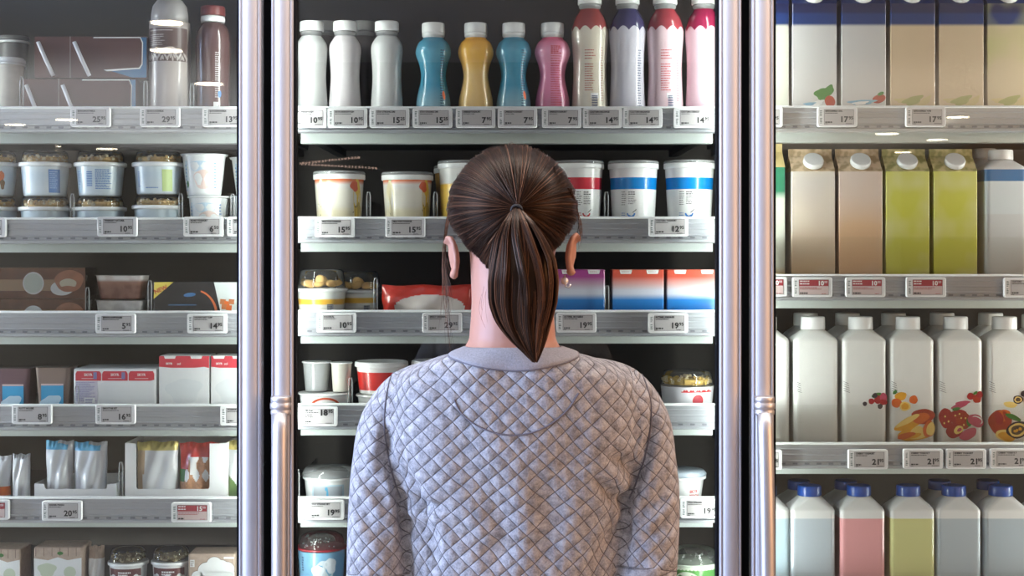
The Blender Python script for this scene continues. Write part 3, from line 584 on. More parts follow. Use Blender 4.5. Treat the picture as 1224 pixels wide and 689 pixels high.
lc = bandmat('lime_juice_wrap', [(0, (.60, .60, .08)), (.1, (.57, .58, .07)), (.19, (.60, .60, .10))], soft=.03, blotch=((.66, .66, .30), 16, .75))
GC = 'gable-top cartons on the second right shelf'
for px, bm, gm, lb in [(968, oc, gk, 'orange gable-top juice carton, leftmost whole one of its shelf'), (1024, oc2, gk, 'orange gable-top juice carton next to the lime cartons'), (1079.5, lc, gk2, 'lime green gable-top carton next to the orange cartons'), (1136, lc, gk2, 'lime green gable-top carton next to the white bottle')]:
    gable_carton(px, ('R', 1), lb, GC, 25.7, 205, 186.5, 178.5, bm, gm, capx=1.5)
gable_carton(909, ('R', 1), 'green-topped gable carton cut by the right door stile', GC, 25.7, 200, 182, 172, bandmat('green_top_carton', [(0, (.70, .50, .25)), (.04, (.62, .64, .55)), (.190, (.03, .22, .12))], soft=.008), mat('cream_gable', (.7, .55, .25), .5))
# top right shelf: blue-topped cartons
z1 = Z(30, 2.94)-deck('R', 0)
def bt(n, c, blotch=None): return bandmat(n, [(0, c), (z1, (.004, .035, .17)), (z1+.024, (.002, .010, .07))], soft=.003, rough=.3, blotch=blotch)
def pr_straw(o, y, s):
    m = MB(); g = Z(112, 2.936)-o.location.z
    m.ell(10*s, g, 10*s, 7*s, 6, .2, 1, y, wob=.12); m.ell(17*s, g+4*s, 7*s, 5*s, 6, .9, 1.5, y, wob=.1); m.ell(18*s, g-9*s, 6*s, 7*s, 2, .4, 2, y); m.ell(3*s, g-11*s, 8*s, 3*s, 9, .3, 2, y, wob=.15); m.ell(-6*s, g-12*s, 7*s, 2*s, 10, .1, 2.5, y, wob=.15)
    m.build('fruit_print', FL+[mat('splash_blue', (.25, .45, .60), .4)], o)
def pr_straw2(o, y, s):
    m = MB(); g = Z(116, 2.936)-o.location.z
    m.ell(18*s, g-2*s, 8*s, 5*s, 2, .3, 1, y); m.ell(20*s, g+4*s, 4*s, 2*s, 6, .4, 2, y); m.ell(-2*s, g-6*s, 16*s, 3*s, 7, .05, 2, y, wob=.15); m.ell(-4*s, g-7*s, 9*s, 2*s, 8, .1, 2.5, y, wob=.15)
    m.build('fruit_print', FL[:7]+[mat('splash_blue', (.25, .45, .60), .4), WHITE], o)
def pr_nut(o, y, s):
    m = MB(); g = Z(120, 2.936)-o.location.z
    for k, (a, b, c, d) in enumerate([(-12, 0, 9, 3), (0, 0, 12, 5), (14, -1, 9, 4)]): m.ell(a*s, g+b*s, c*s, d*s, k % 2, .3*k, 1+k, y, wob=.15)
    m.build('oat_print', [mat('oat_art', (.62, .52, .26), .5), mat('green_oat_art', (.42, .42, .16), .5)], o)
GB = 'blue-topped cartons on the top right shelf'
for px, m, lb, pf in [(913, bt('bt_a', (.66, .67, .58)), 'pale blue-topped carton cut by the right door stile', None), (969.5, bt('bt_b', (.60, .59, .58)), 'pale grey blue-topped carton with a green leaf and strawberry', pr_straw), (1027.5, bt('bt_c', (.58, .57, .56)), 'pale grey blue-topped carton with strawberry at its lower right corner', pr_straw2),
                      (1085.5, bt('bt_d', (.66, .52, .34)), 'beige blue-topped carton, third whole one from the door stile', pr_nut), (1143, bt('bt_e', (.66, .53, .35)), 'beige blue-topped carton, fourth whole one from the door stile', pr_nut), (1200, bt('bt_f', (.62, .52, .34), ((.50, .52, .20), 13, .6)), 'beige and green blue-topped carton at the right picture edge', pr_nut)]:
    gable_carton(px, ('R', 0), lb, GB, 26.3, 4, -17, -25, m, mat('navy_gable', (.012, .03, .15), .35), prints=pf)
# tubs and cups -------------------------------------------------------
def granola(o, r, z0, z1, n=70, seed=0, sz=.0034, mats=None):
    R = random.Random(seed); m = MB()
    ph = (1+5**.5)/2; iv = [Vector(v).normalized() for v in [(-1, ph, 0), (1, ph, 0), (-1, -ph, 0), (1, -ph, 0), (0, -1, ph), (0, 1, ph), (0, -1, -ph), (0, 1, -ph), (ph, 0, -1), (ph, 0, 1), (-ph, 0, -1), (-ph, 0, 1)]]
    fc = [(0, 11, 5), (0, 5, 1), (0, 1, 7), (0, 7, 10), (0, 10, 11), (1, 5, 9), (5, 11, 4), (11, 10, 2), (10, 7, 6), (7, 1, 8), (3, 9, 4), (3, 4, 2), (3, 2, 6), (3, 6, 8), (3, 8, 9), (4, 9, 5), (2, 4, 11), (6, 2, 10), (8, 6, 7), (9, 8, 1)]
    for k in range(n):
        a = R.uniform(0, 2*math.pi); q = r*math.sqrt(R.uniform(.0, 1))*.93
        if R.random() < .55: q = r*R.uniform(.85, .95)
        zmax = z0+(z1-z0)*(.75+.25*math.cos(q/r*1.5)); z = R.uniform(z0+sz, max(z0+sz*1.1, zmax-sz)); s = sz*R.uniform(.7, 1.3)
        c = Vector((q*math.cos(a), q*math.sin(a), z))
        m.add([c+v*s*R.uniform(.7, 1.25) for v in iv], fc, R.randrange(2), False)
    m.lathe([(r*.8, z0+.0003), (r*.82, z0+(z1-z0)*.55)], 20, 0)
    return stuff(m.build('granola', mats or [OAT, OAT2], o))
def dome(o, r, z0, z1, name='clear_dome', r2=.93):
    MB().lathe([(r, z0), (r*(1+r2)/2, z0+(z1-z0)*.6), (r*r2, z0+(z1-z0)*.85), (r*r2*.93, z1-.0006), (r*r2*.85, z1)], 36, cap0=False).build(name, DOMEC, o)
def cup(px, Y, z, name, label, cat, group, hwt, hwb, h, bodymat, rim=None, lid=None, domeh=0, gran=None, prints=None, s=None, foot=True, lidm=None):
    """tapered pot: hwt/hwb half widths in metres at top and base, h height"""
    o = base(name, label, cat, px, Y, z, group)
    pr = [(hwb*.94, 0), (hwb, .002)]+[(hwb+(hwt-hwb)*t, h*t) for t in (.1, .3, .5, .7, .9, .97)]+[(hwt, h-.0015)]
    MB().lathe(pr, 40, cap1=not domeh or True).build('pot', bodymat, o)
    rf = rfun(pr); zt = h
    if rim:
        e, t = rim; MB().lathe([(hwt+e*.6, h-t), (hwt+e, h-t+.001), (hwt+e, h-.0006), (hwt+e*.7, h+.0008)], 40).build('rim', WHITE, o); zt = h+.0009
    if lid:
        e, t = lid; MB().lathe([(hwt+e, zt), (hwt+e, zt+t*.55), (hwt+e*.4, zt+t*.75), (hwt, zt+t), (hwt*.93, zt+t), (hwt*.92, zt+t*.6), (hwt*.3, zt+t*.55)], 40).build('lid', lidm or CLEAR, o)
    if domeh: dome(o, hwt*.98, zt+.0002, zt+domeh)
    if gran: granola(o, hwt*.95, zt+.0004, zt+domeh*gran, 75, int(px)+int(z*100))
    if prints:
        prints(o, rf, h)
    return o
s3 = 2.985/F
# middle bay, second shelf: large tubs
YT = 2.985; GT = 'large yoghurt tubs on the second middle shelf'
def tub(px, hwpx, topy, label, m, lidt=.006, prints=None, row=('C', 1), group=GT, Y=YT, hwb=None, lidm=None, name='yoghurt_tub'):
    z = deck(*row); h = Z(topy, Y)-z-lidt; r = hwpx*Y/F
    return cup(px, Y, z, name, label, 'tub', group, r*.94, (hwb or hwpx*.80)*Y/F, h, m, rim=(r*.045, .0095), lid=(r*.045, lidt), prints=prints, lidm=lidm or LIDC)
fruitm = bandmat('mixed_fruit_tub', [(0, (.75, .55, .20)), (.012, (.76, .70, .50)), (.05, (.74, .71, .62)), (.092, (.74, .72, .68)), (.100, (.75, .22, .10))], soft=.006, rough=.25)
def pr_fruit(seed):
    def f(o, rf, h):
        R = random.Random(seed); m = MB()
        m.ell(-.036, h*.50, .011, h*.44, 1, 0, .4, n=32, wob=.08); m.ell(.046, h*.5, .010, h*.46, 0, 0, .4, n=32, wob=.08); m.ell(.050, h*.3, .009, h*.25, 4, 0, .6, n=32, wob=.1)
        for k in range(11): m.ell(-.042+.0085*k, h*.955+R.uniform(-.002, .001), .006, .003+.0015*R.random(), [2, 3, 0, 2][k % 4], R.uniform(-.5, .5), 1, wob=.1)
        m.ell(.038, h*.80, .009, .011, 2, .5, 1.4, wob=.1); m.ell(.020, h*.1, .014, .006, 2, .1, 1.2, wob=.1)
        for k in range(14): m.ell(R.choice([-.040, .040])+R.uniform(-.006, .006), h*R.uniform(.1, .5), .0007, .0022, 5, R.uniform(-1, 1), 1.6, n=6)
        m.wrap(rf).build('fruit_print', [mat('tub_yellow', (.72, .50, .08), .4), mat('tub_cream', (.74, .66, .42), .4), mat('tub_red', (.66, .12, .05), .4), mat('tub_green', (.30, .42, .12), .4), mat('tub_brownish', (.45, .32, .08), .4), BLACK], o)
    return f
tub(405.5, 31.5, 206, 'squat round tub with pale front and fruit edges, leftmost on its shelf', fruitm, prints=pr_fruit(1))
tub(487, 31.5, 207, "squat round tub with pale front and fruit edges left of the woman's head", fruitm, prints=pr_fruit(2))
yb = bandmat('yellow_tub', [(0, (.78, .60, .25)), (.025, (.80, .52, .10)), (.091, (.82, .52, .08)), (.100, (.74, .74, .70))], soft=.0015, rough=.25)
tub(555, 32.5, 193.5, "yellow tub partly hidden behind the woman's head", yb)
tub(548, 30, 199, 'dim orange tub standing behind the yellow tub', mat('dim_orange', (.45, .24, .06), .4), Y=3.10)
def band3(n, c):
    h = Z(193.5, YT)-deck('C', 1)-.006; return bandmat(n, [(0, (.76, .77, .76)), (h*.635, c), (h*.635+.0235, (.76, .76, .75))], rough=.25)
def pr_bowl(colm, seed, x0=-.026):
    def f(o, rf, h):
        m = MB(); m.bars(x0, x0+.011, h*.60, 7, .0042, .0013, 1, 1, 0, seed); m.bars(x0+.014, x0+.030, h*.60, 2, .0040, .0020, 1, 1, 0, seed+1); m.bars(x0+.014, x0+.030, h*.535, 5, .0036, .0012, 1, 1, 0, seed+2)
        m.bars(x0, x0+.011, h*.30, 7, .0042, .0013, 0, 1, 0, seed+5)
        cx, cz = x0+.020, h*.295
        m.poly([(cx+.0085*math.cos(a*math.pi/10), cz-.0085*math.sin(a*math.pi/10)) for a in range(11)], 0, 1.5)
        m.poly([(cx+.002, cz+.001), (cx+.010, cz+.008), (cx+.011, cz+.007), (cx+.004, cz+.001)], 1, 1.5); m.ell(cx-.001, cz-.009, .008, .0016, 0, .25, 1.5)
        m.wrap(rf).build('bowl_print', [colm, BLACK], o)
    return f
tub(691.5, 31, 193.5, "white tub with red band right of the woman's head", band3('red_band_tub', (.52, .03, .05)), prints=pr_bowl(RED, 5, -.006))
tub(757, 30.8, 193.5, 'white tub with blue band next to the red-banded tub', band3('blue_band_tub', (.005, .20, .56)), prints=pr_bowl(BLUE, 15, -.028))
tub(824, 31.2, 193, 'white tub with blue band at the right door post', band3('blue_band_tub', (.005, .20, .56)), prints=pr_bowl(BLUE, 25, -.026))
# left bay, second shelf: stacked granola cups
GG = 'stacked granola yoghurt cups in the left bay'
def gcup(px, z, label, m, prints, s=1, ry=0):
    return cup(px, 2.978, z, 'granola_cup', label, 'cup', GG, .0475*s, .041*s, .0720-.008, m, rim=(.0045, .007), domeh=.0235, gran=.78, prints=prints)
def pgl(kind):
    def f(o, rf, h):
        m = MB(); z0 = .006
        if kind == 0: m.rect(.020, .044, z0, h-.014, 0, 1, nx=8); m.bars(.022, .040, h-.018, 9, .0040, .0014, 4, 1.5, 0, 4); m.rect(-.046, -.040, z0, h-.016, 2, 1, nx=3)
        if kind == 1:
            for k in range(9): m.rect(-.016, -.004, h-.020-k*.0034, h-.0182-k*.0034, 0, 1, nx=4)
            m.bars(.002, .036, h-.014, 12, .0034, .0017, 0, 1, 0, 9); m.rect(-.044, -.030, z0, h-.014, 2, 1, nx=4); m.bars(-.042, -.031, h-.018, 7, .004, .0015, 0, 1.5, 0, 19)
        if kind == 2: m.rect(.018, .040, z0, h-.014, 3, 1, nx=8); m.bars(-.036, -.028, h-.018, 9, .0036, .0016, 0, 1, 0, 6); m.bars(-.015, .012, .014, 1, .003, .0018, 0, 1, 0, 8)
        if kind == 3: m.ell(.032, h*.55, .006, .014, 5, 0, 1, wob=.12); m.ell(.034, h*.35, .005, .01, 6, 0, 1.5, wob=.12); m.rect(-.02, .005, z0, h-.016, 2, .8, nx=6)
        m.wrap(rf).build('printed_label', [mat('gl_blue', (.09, .22, .50), .4), BLACK, mat('gl_pale', (.50, .66, .76), .4), mat('gl_green', (.48, .60, .25), .4), mat('gl_lightblue', (.35, .50, .72), .4), ORA, mat('gl_brown', (.2, .1, .03), .5)], o)
    return f
potm = bandmat('pale_blue_pot', [(0, (.60, .68, .72)), (.03, (.56, .66, .72)), (.05, (.66, .72, .74))], soft=.012, rough=.3)
ZL = deck('L', 1)
wh = ['leftmost, cut by the picture edge', 'second from the picture edge', 'third from the picture edge, barcode in front', 'next to the flared cups']
for k, (px, kd) in enumerate([(-9, 3), (54, 0), (120, 1), (189, 2)]):
    zt0 = Z(235.5, 2.978)+(.001 if k < 3 else .004)
    gcup(px-(0 if k < 3 else 1), zt0-.0882-.0008, 'lower granola cup of the stack ' + wh[k], potm, None) if False else None
    low = cup(px, 2.978, ZL, 'granola_cup', 'lower granola cup of the stack ' + wh[k], 'cup', GG, .0475, .043, zt0-.0012-.0205-ZL-.001, potm, rim=(.0045, .007), domeh=.0205, gran=.85)
    cup(px, 2.978, zt0, 'granola_cup', 'upper granola cup of the stack ' + wh[k], 'cup', GG, .0475, .0415, Z(195.5, 2.978)-zt0, potm, rim=(.0045, .0075), domeh=.0235, gran=.80, prints=pgl(kd))
def pkid(o, rf, h):
    m = MB(); m.rect(-.036, -.031, .01, h*.85, 0, 1, nx=2); m.bars(-.037, -.031, h*.75, 8, .007, .003, 1, 1.4, 0, 2); m.ell(-.030, h*.28, .003, .007, 2, 0, 1.5); m.ell(.006, h*.40, .019, h*.24, 3, 0, 1, wob=.06); m.ell(.0, h*.72, .026, h*.13, 0, 0, .7, wob=.1); m.bars(.028, .034, h*.8, 9, .006, .0025, 1, 1, 0, 5)
    m.wrap(rf).build('printed_label', [mat('kid_paleblue', (.52, .66, .76), .4), mat('kid_blue', (.18, .35, .62), .4), LEAF, mat('kid_peach', (.78, .62, .56), .4), ORA], o)
GK = 'flared white yoghurt cups in the left bay'
zk = Z(234.5, 2.972)
def kidcup(px, z, h, label, up, prints=None):
    o = cup(px, 2.972, z, 'yoghurt_cup', label, 'cup', GK, (.043 if up else .040), (.0335 if up else .034), h, WHITE, rim=(.0035, .002), prints=prints)
    MB().lathe([((.0475 if up else .0425), h+.001), ((.0480 if up else .043), h+.0018), (.02, h+.0022)], 36).build('foil_lid', mat('foil_lid_white', (.72, .75, .76), .3, metal=.2), o); return o
kidcup(250, deck('L', 1), zk-.0025-deck('L', 1), 'lower flared white yoghurt cup under the taller one', False, pkid)
kidcup(244, zk, Z(185, 2.972)-zk-.002, 'upper flared white yoghurt cup with pale blue and peach print', True, pkid)
kidcup(303, zk, Z(189, 2.972)-zk-.002, 'flared white yoghurt cup cut off by the left door stile', True, pkid)
kidcup(301, deck('L', 1), zk-.0025-deck('L', 1), 'lower flared white cup behind the left door stile', False)
# ---- left bay, top shelf
CH = mat('chocolate_card', (.085, .036, .030), .55, spec=.25, var=.1, scale=20); PBL = mat('pack_blue', (.01, .12, .27), .3, coat=.4)
CHF = mat('chocolate_card_panel', (.10, .044, .038), .55, spec=.25)
STRAW = mat('straw_wrap', (.62, .62, .66), .3, coat=.5)
GM = 'wrapped chocolate milk multipacks'
def choc_pack(px0, px1, py0, zb, label, Y=2.972, frac=.0):
    w = (px1-px0)*(Y-.03)/F; h = Z(py0, Y-.03)-zb
    o = base('drink_multipack', label, 'multipack', (px0+px1)/2, Y, zb, GM); f = -.0301
    MB().rbox(w, .06, 0, h, .002, 0).build('wrapped_cartons', CH, o)
    m = MB(); m.rect(-w/2+.001, w/2-.001, .001, h-.001, 0, .5, f)
    k0 = -w/2+w*.52
    m.poly([(k0, h-.002), (w/2-.001, h-.002), (w/2-.001, .001), (w*.5-.030, .001), (k0+w*.12, h*.2)], 1, 1, f)
    m.poly([(k0, h-.004), (k0+.002, h-.0015), (w/2-.013, h-.0015), (w/2-.008, h*.85), (w/2-.009, h*.32), (w/2-.014, h*.22), (k0+.028, h*.16), (k0+.018, h*.22)], 2, 2, f)
    m.poly([(k0-.004, h-.004), (k0, h-.0035), (w/2-.014, h-.0035), (w/2-.010, h*.84), (w/2-.011, h*.34), (w/2-.016, h*.25), (k0+.026, h*.20), (k0+.006, h*.20)], 0, 3, f)
    for x in (-w/2+w*.32,): m.rect(x-.0006, x+.0006, 0, h, 3, 4, f)
    m.build('printed_front', [CHF, PBL, WHITE, mat('pack_seam', (.30, .24, .23), .3)], o)
    for x in (-w/2+w*.04, -w/2+w*.36):
        MB().tube([(x, f-.0045, h*.86), (x+w*.065, f-.0045, h*.45), (x+w*.135, f-.0045, .004)], .0042, 8).build('straw', STRAW, o)
    return o
zd = deck('L', 0); zm = Z(93.5, 2.942)
choc_pack(32, 168, 94.2, zd, 'lower chocolate milk multipack with blue right edge')
choc_pack(46, 181, 43.5, zm+.0003, 'upper chocolate milk multipack stacked on the other')
def pbeige(o, rf):
    m = MB(); z1, z0 = Z(33, 2.935)-o.location.z, Z(73, 2.935)-o.location.z; s = 2.97/F
    m.rect(-.049, .049, z0, z1, 0, 1, nx=24); m.bars(-.037, .020, z1-.004, 1, .004, .0020, 1, 2, 0, 3); m.bars(-.037, -.000, z1-.013, 6, .0040, .0017, 1, 2, 0, 4)
    for k in range(30): m.ell(-.046+.0032*k, z0+.009+.004*math.sin(k*1.9), .0018, .0055, 1, .5*math.sin(k), 2, n=8)
    m.ell(.01, z0+.022, .012, .007, 1, 0, 2); m.ell(.01, z0+.0205, .010, .0055, 0, 0, 2.5)
    m.wrap(rf).build('printed_label', [mat('brown_label', (.115, .075, .068), .35), mat('label_cream', (.48, .43, .40), .4)], o)
z0 = deck('L', 0); o = base('milk_bottle', 'big round beige bottle with brown label and domed cap', 'bottle', 203, 2.972, z0)
pr = conv([(24.5, 130), (24, 100), (24.5, 70), (24.3, 40), (24, 28)], 2.972, z0); pr = [(.036, 0), (.040, .003)]+pr
BEI = mat('beige_plastic', (.42, .37, .345), .3, coat=.3); MB().lathe(pr, 44).build('body', BEI, o)
MB().lathe(conv([(22, 28), (21.8, 18), (20, 8), (15, 1), (8, -3), (1, -4)], 2.972, z0+.0006), 40).build('cap', mat('grey_beige_cap', (.34, .32, .31), .35), o); pbeige(o, rfun(pr))
o = base('milk_bottle', 'dark brown round bottle with maroon cap right of the beige one', 'bottle', 254.5, 2.972, z0)
pr = conv(smooth([(21, 132), (20, 110), (20.5, 80), (21, 55), (19.5, 40), (16, 32), (12.5, 28)], 4), 2.972, z0); pr = [(.031, 0), (.0345, .003)]+pr
DB = mat('dark_brown_plastic', (.10, .052, .050), .25, coat=.5); MB().lathe(pr, 40).build('body', DB, o)
MB().lathe(conv([(14, 27), (14.5, 24), (14, 20)], 2.972, z0+.0004), 36).build('collar', WHITE, o)
c = conv([(14.2, 19.6), (14.2, 8)], 2.972, z0); capmesh(c[0][0], c[0][1], c[1][1]).build('cap', mat('maroon_cap', (.16, .035, .03), .4), o)
m = MB(); m.bars(.011, .021, .185-.04, 22, .0042, .0015, 0, 1, 0, 8); m.ell(.020, .062, .0035, .007, 1, 0, 2); m.rect(.008, .018, .032, .046, 0, 1, nx=3); m.wrap(rfun(pr)).build('printed_text', [mat('dim_white', (.6, .58, .58), .4), BLUE], o)
o = base('milk_bottle', 'dark brown round bottle mostly hidden by the left door stile', 'bottle', 303, 2.972, z0)
MB().lathe(pr, 40).build('body', DB, o); capmesh(c[0][0], c[0][1], c[1][1]).build('cap', mat('maroon_cap', (.16, .035, .03), .4), o)
YO = 2.98
def simple_cup(px, Y, row, z, label, hw, hb, topy, m, lidm=None, lh=.006, name='dessert_cup', cat='cup', group=None, prints=None, rim=(.003, .004), domeh=0, gran=None, lid=True):
    z = deck(*row) if z is None else z; h = Z(topy, Y)-z-(lh if lid else 0)-domeh-.001
    return cup(px, Y, z, name, label, cat, group, hw*Y/F, hb*Y/F, h, m, rim=rim, lid=(.003, lh) if lid else None, domeh=domeh, gran=gran, prints=prints, lidm=lidm)
simple_cup(10, YO, ('L', 0), None, 'white-lidded cream cup at the left picture edge', 18, 16, 70, mat('beige_cup', (.50, .47, .40), .45, var=.15, scale=90), WHITE, .010, name='yoghurt_cup')
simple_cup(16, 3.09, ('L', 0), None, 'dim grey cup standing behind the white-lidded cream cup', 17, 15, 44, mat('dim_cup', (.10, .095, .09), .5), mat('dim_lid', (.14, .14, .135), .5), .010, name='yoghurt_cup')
# ---- left bay, third shelf
GBN = 'cream bun packs in the left bay'
BUN = mat('bun_brown', (.46, .19, .11), .6, spec=.2, var=.35, scale=70, bump=.2); CRM = mat('cream_filling', (.74, .66, .50), .5); TAN = mat('tan_board', (.20, .09, .05), .6, spec=.2, var=.15)
def bun_pack(z, h, label, full):
    Y = 2.975; x0, x1 = X(-45, Y-.04), X(102, Y-.04); w = x1-x0
    o = thing('bakery_pack', label, 'packet', ((x0+x1)/2, Y, z), GBN); f = -.0401; s = 2.935/F
    MB().rbox(w, .08, 0, h, .003, 0, b=.001).build('pack', TAN, o)
    m = MB(); m.rect(-w/2+.001, w/2-.001, .001, h-.001, 1, .5, f)
    m.rect(-w/2+.05, w/2-.045, h*.25, h*.62, 3, 1, f)
    for cx, hz in ((-.045, h*.42), (.032, h*.40)) if full else ((-.045, h*.0), (.032, h*.0)):
        if not full: hz = .010
    if full:
        m.ell(w/2-.103, h*.50, .021, h*.37, 2, 0, 1.5, f, 32); m.ell(w/2-.103, h*.50, .0185, h*.32, 4, 0, 2, f, 32)
        m.ell(w/2-.045, h*.35, .024, h*.25, 2, .1, 1.5, f, 32); m.ell(w/2-.032, h*.58, .0285, h*.36, 0, .05, 2, f, 32, .03); m.ell(w/2-.034, h*.47, .0165, h*.19, 5, 0, 3, f, 24, .04); m.ell(w/2-.034, h*.32, .015, h*.10, 0, 0, 4, f, 24, .08)
    else:
        m.ell(w/2-.103, h*.42, .020, h*.35, 2, 0, 1.5, f, 32); m.ell(w/2-.032, h*.45, .0285, h*.44, 0, .05, 2, f, 32, .03)
    m.build('printed_front', [BUN, mat('pack_brownprint', (.17, .065, .035), .6, spec=.2, var=.45, scale=50), WHITE, mat('tan_stripe', (.40, .24, .13), .5), mat('pale_green_disc', (.60, .67, .60), .4), CRM], o)
    m = MB(); m.box(-w/2-.0015, w/2+.0015, -.0455, -.0445, 0, h+.001); m.box(w/2+.0012, w/2+.002, -.0455, .04, 0, h+.001); m.build('clear_wrap', GUARD, o)
zl = deck('L', 2); zmid = Z(357, 2.935)
bun_pack(zl, zmid-zl-.0012, 'lower cream bun pack, mostly hidden by the shelf rail', False)
bun_pack(zmid, Z(320, 2.935)-zmid-.001, 'upper cream bun pack with bitten bun picture', True)
moussem = bandmat('layered_dessert', [(0, (.16, .065, .04)), (.030, (.26, .12, .08)), (.036, (.66, .62, .58))], soft=.004, rough=.35, blotch=((.35, .2, .15), 60, .3))
def square_cup(px, Y, z, h, hw, label, m, group, name='dessert_cup', d=.03, lidm=None, taper=.85, prints=None, cat='cup'):
    o = base(name, label, cat, px, Y, z, group); H = hw*(Y-d)/F
    MB().loft([rrect(2*H*taper*.96, 2*d*taper*.96, .008, .0), rrect(2*H*taper, 2*d*taper, .008, .002), rrect(2*H*.98, 2*d*.98, .008, h-.002)], sm=False).build('pot', m, o)
    MB().loft([rrect(2*H+.003, 2*d+.003, .006, h-.002), rrect(2*H+.003, 2*d+.003, .006, h-.0005), rrect(2*H, 2*d, .006, h)], sm=False).build('lid', lidm or CLEAR, o)
    if prints: prints(o, -d*.93, H, h)
    return o
zc = Z(358, 2.945)
square_cup(147, 2.975, zl, zc-zl-.0006, 29, 'lower layered chocolate dessert cup under the other', bandmat('cream_dessert', [(0, (.2, .1, .06)), (.02, (.62, .60, .56))], soft=.004, blotch=((.35, .33, .30), 50, .5)), 'layered dessert cups')
square_cup(147, 2.975, zc, Z(328.5, 2.945)-zc, 29, 'upper layered chocolate dessert cup with white cream top', moussem, 'layered dessert cups')
# black box marked NEW
Y = 2.98; x0, x1 = X(183.5, 2.94), X(300, 2.94); w = x1-x0; h = Z(337, 2.94)-zl
o = thing('dessert_box', 'black dessert box with yellow NEW corner and caramel picture', 'box', ((x0+x1)/2, Y, zl)); MB().rbox(w, .08, 0, h, .002, 0, b=.001).build('carton', mat('glossy_black_card', (.018, .018, .022), .2, coat=.5), o)
m = MB(); f = -.0401; xo = -w/2
m.poly([(xo+.040, h-.0005), (xo+.0015, h-.001), (xo+.0005, h-.034)], 0, 1, f)
m.text('NEW', xo+.0035, h-.0245, .0085, 1, 2, f, .04, rot=.42, sx=1.0)
cx = xo+w*.50
m.poly([(xo+w*.62, h-.001), (w/2-.0005, h-.001), (w/2-.0005, .001), (xo+w*.70, .001)]+[(xo+w*(.70+.015*math.sin(k)), .001+.008*k) for k in range(1, 2)], 3, 1, f)
arc = [(xo+.083+.045*math.cos(a), h*.25+.052*math.sin(a)*1.0) for a in [math.radians(t) for t in range(75, -32, -8)]]
arc2 = [(xo+.083+.040*math.cos(a), h*.25+.049*math.sin(a)*1.0) for a in [math.radians(t) for t in range(75, -32, -8)]]
arc = [(x, min(h-.001, max(.001, z))) for x, z in arc]; arc2 = [(x, min(h-.001, max(.001, z))) for x, z in arc2]
for i in range(len(arc)-1): m.poly([arc[i], arc2[i], arc2[i+1], arc[i+1]], 2, 3, f)
m.poly([(xo+.06, .001)]+[(xo+.06, h-.001)]+arc2+[(xo+.12, .001)], 4, 2, f)
for k, (a, b) in enumerate([(.138, .050), (.146, .046), (.141, .040), (.150, .038), (.155, .050)]): m.poly([(xo+a-.006, b-.004), (xo+a+.005, b-.005), (xo+a+.006, b+.005), (xo+a-.005, b+.006)], 5 if k % 2 else 6, 4+k*.3, f)
m.ell(xo+.072, h-.026, .012, .004, 7, .1, 3, f); m.bars(xo+.03, xo+.09, h-.045, 1, .004, .002, 7, 3, f, 4)
m.build('printed_front', [mat('new_yellow', (.80, .66, .12), .4), RED, mat('orange_arc', (.55, .13, .04), .4), mat('pale_card', (.62, .66, .64), .4), mat('glossy_black_card', (.018, .018, .022), .2), ORA, mat('caramel', (.50, .17, .06), .4), mat('dim_blue', (.05, .15, .32), .4)], o)
# ---- left bay, fourth shelf
zl = deck('L', 3)
def psky(o, f, H, h):
    m = MB(); m.rect(-H*.62, H*.62, .0, h*.66, 0, 1.5, f-.0018); m.ell(-.002, h*.30, H*.55, h*.16, 1, .3, 3, f-.0018, wob=.14); m.ell(.004, h*.18, H*.45, h*.13, 1, 0, 3.5, f-.0018, wob=.14); m.rect(-H*.62, H*.62, h*.64, h*.675, 2, 3, f-.0018); m.ell(H*.35, h*.18, .004, .006, 3, 0, 4, f-.0018, wob=.15)
    m.build('sky_label', [mat('sky_label_blue', (.03, .33, .60), .35), mat('cloud_white', (.50, .68, .78), .4), mat('label_edge', (.6, .45, .45), .4), mat('label_olive', (.45, .48, .12), .4)], o)
GS = 'snack cups with a sky label in the left bay'
mp = mat('plum_pot', (.12, .06, .075), .35, coat=.4); mb_ = mat('brown_pot', (.22, .155, .125), .35, coat=.4)
square_cup(21.5, 2.975, zl, Z(439.5, 2.945)-zl, 20.5, 'plum-coloured snack cup with sky label at the left', mp, GS, 'snack_cup', taper=.80, prints=psky)
square_cup(68, 2.975, zl, Z(438.5, 2.945)-zl, 21.5, 'brown snack cup with sky label next to the three-cup pack', mb_, GS, 'snack_cup', taper=.80, prints=psky)
square_cup(-23, 2.975, zl, Z(439, 2.945)-zl, 20.5, 'snack cup with sky label cut by the left picture edge', mp, GS, 'snack_cup', taper=.80, prints=psky)
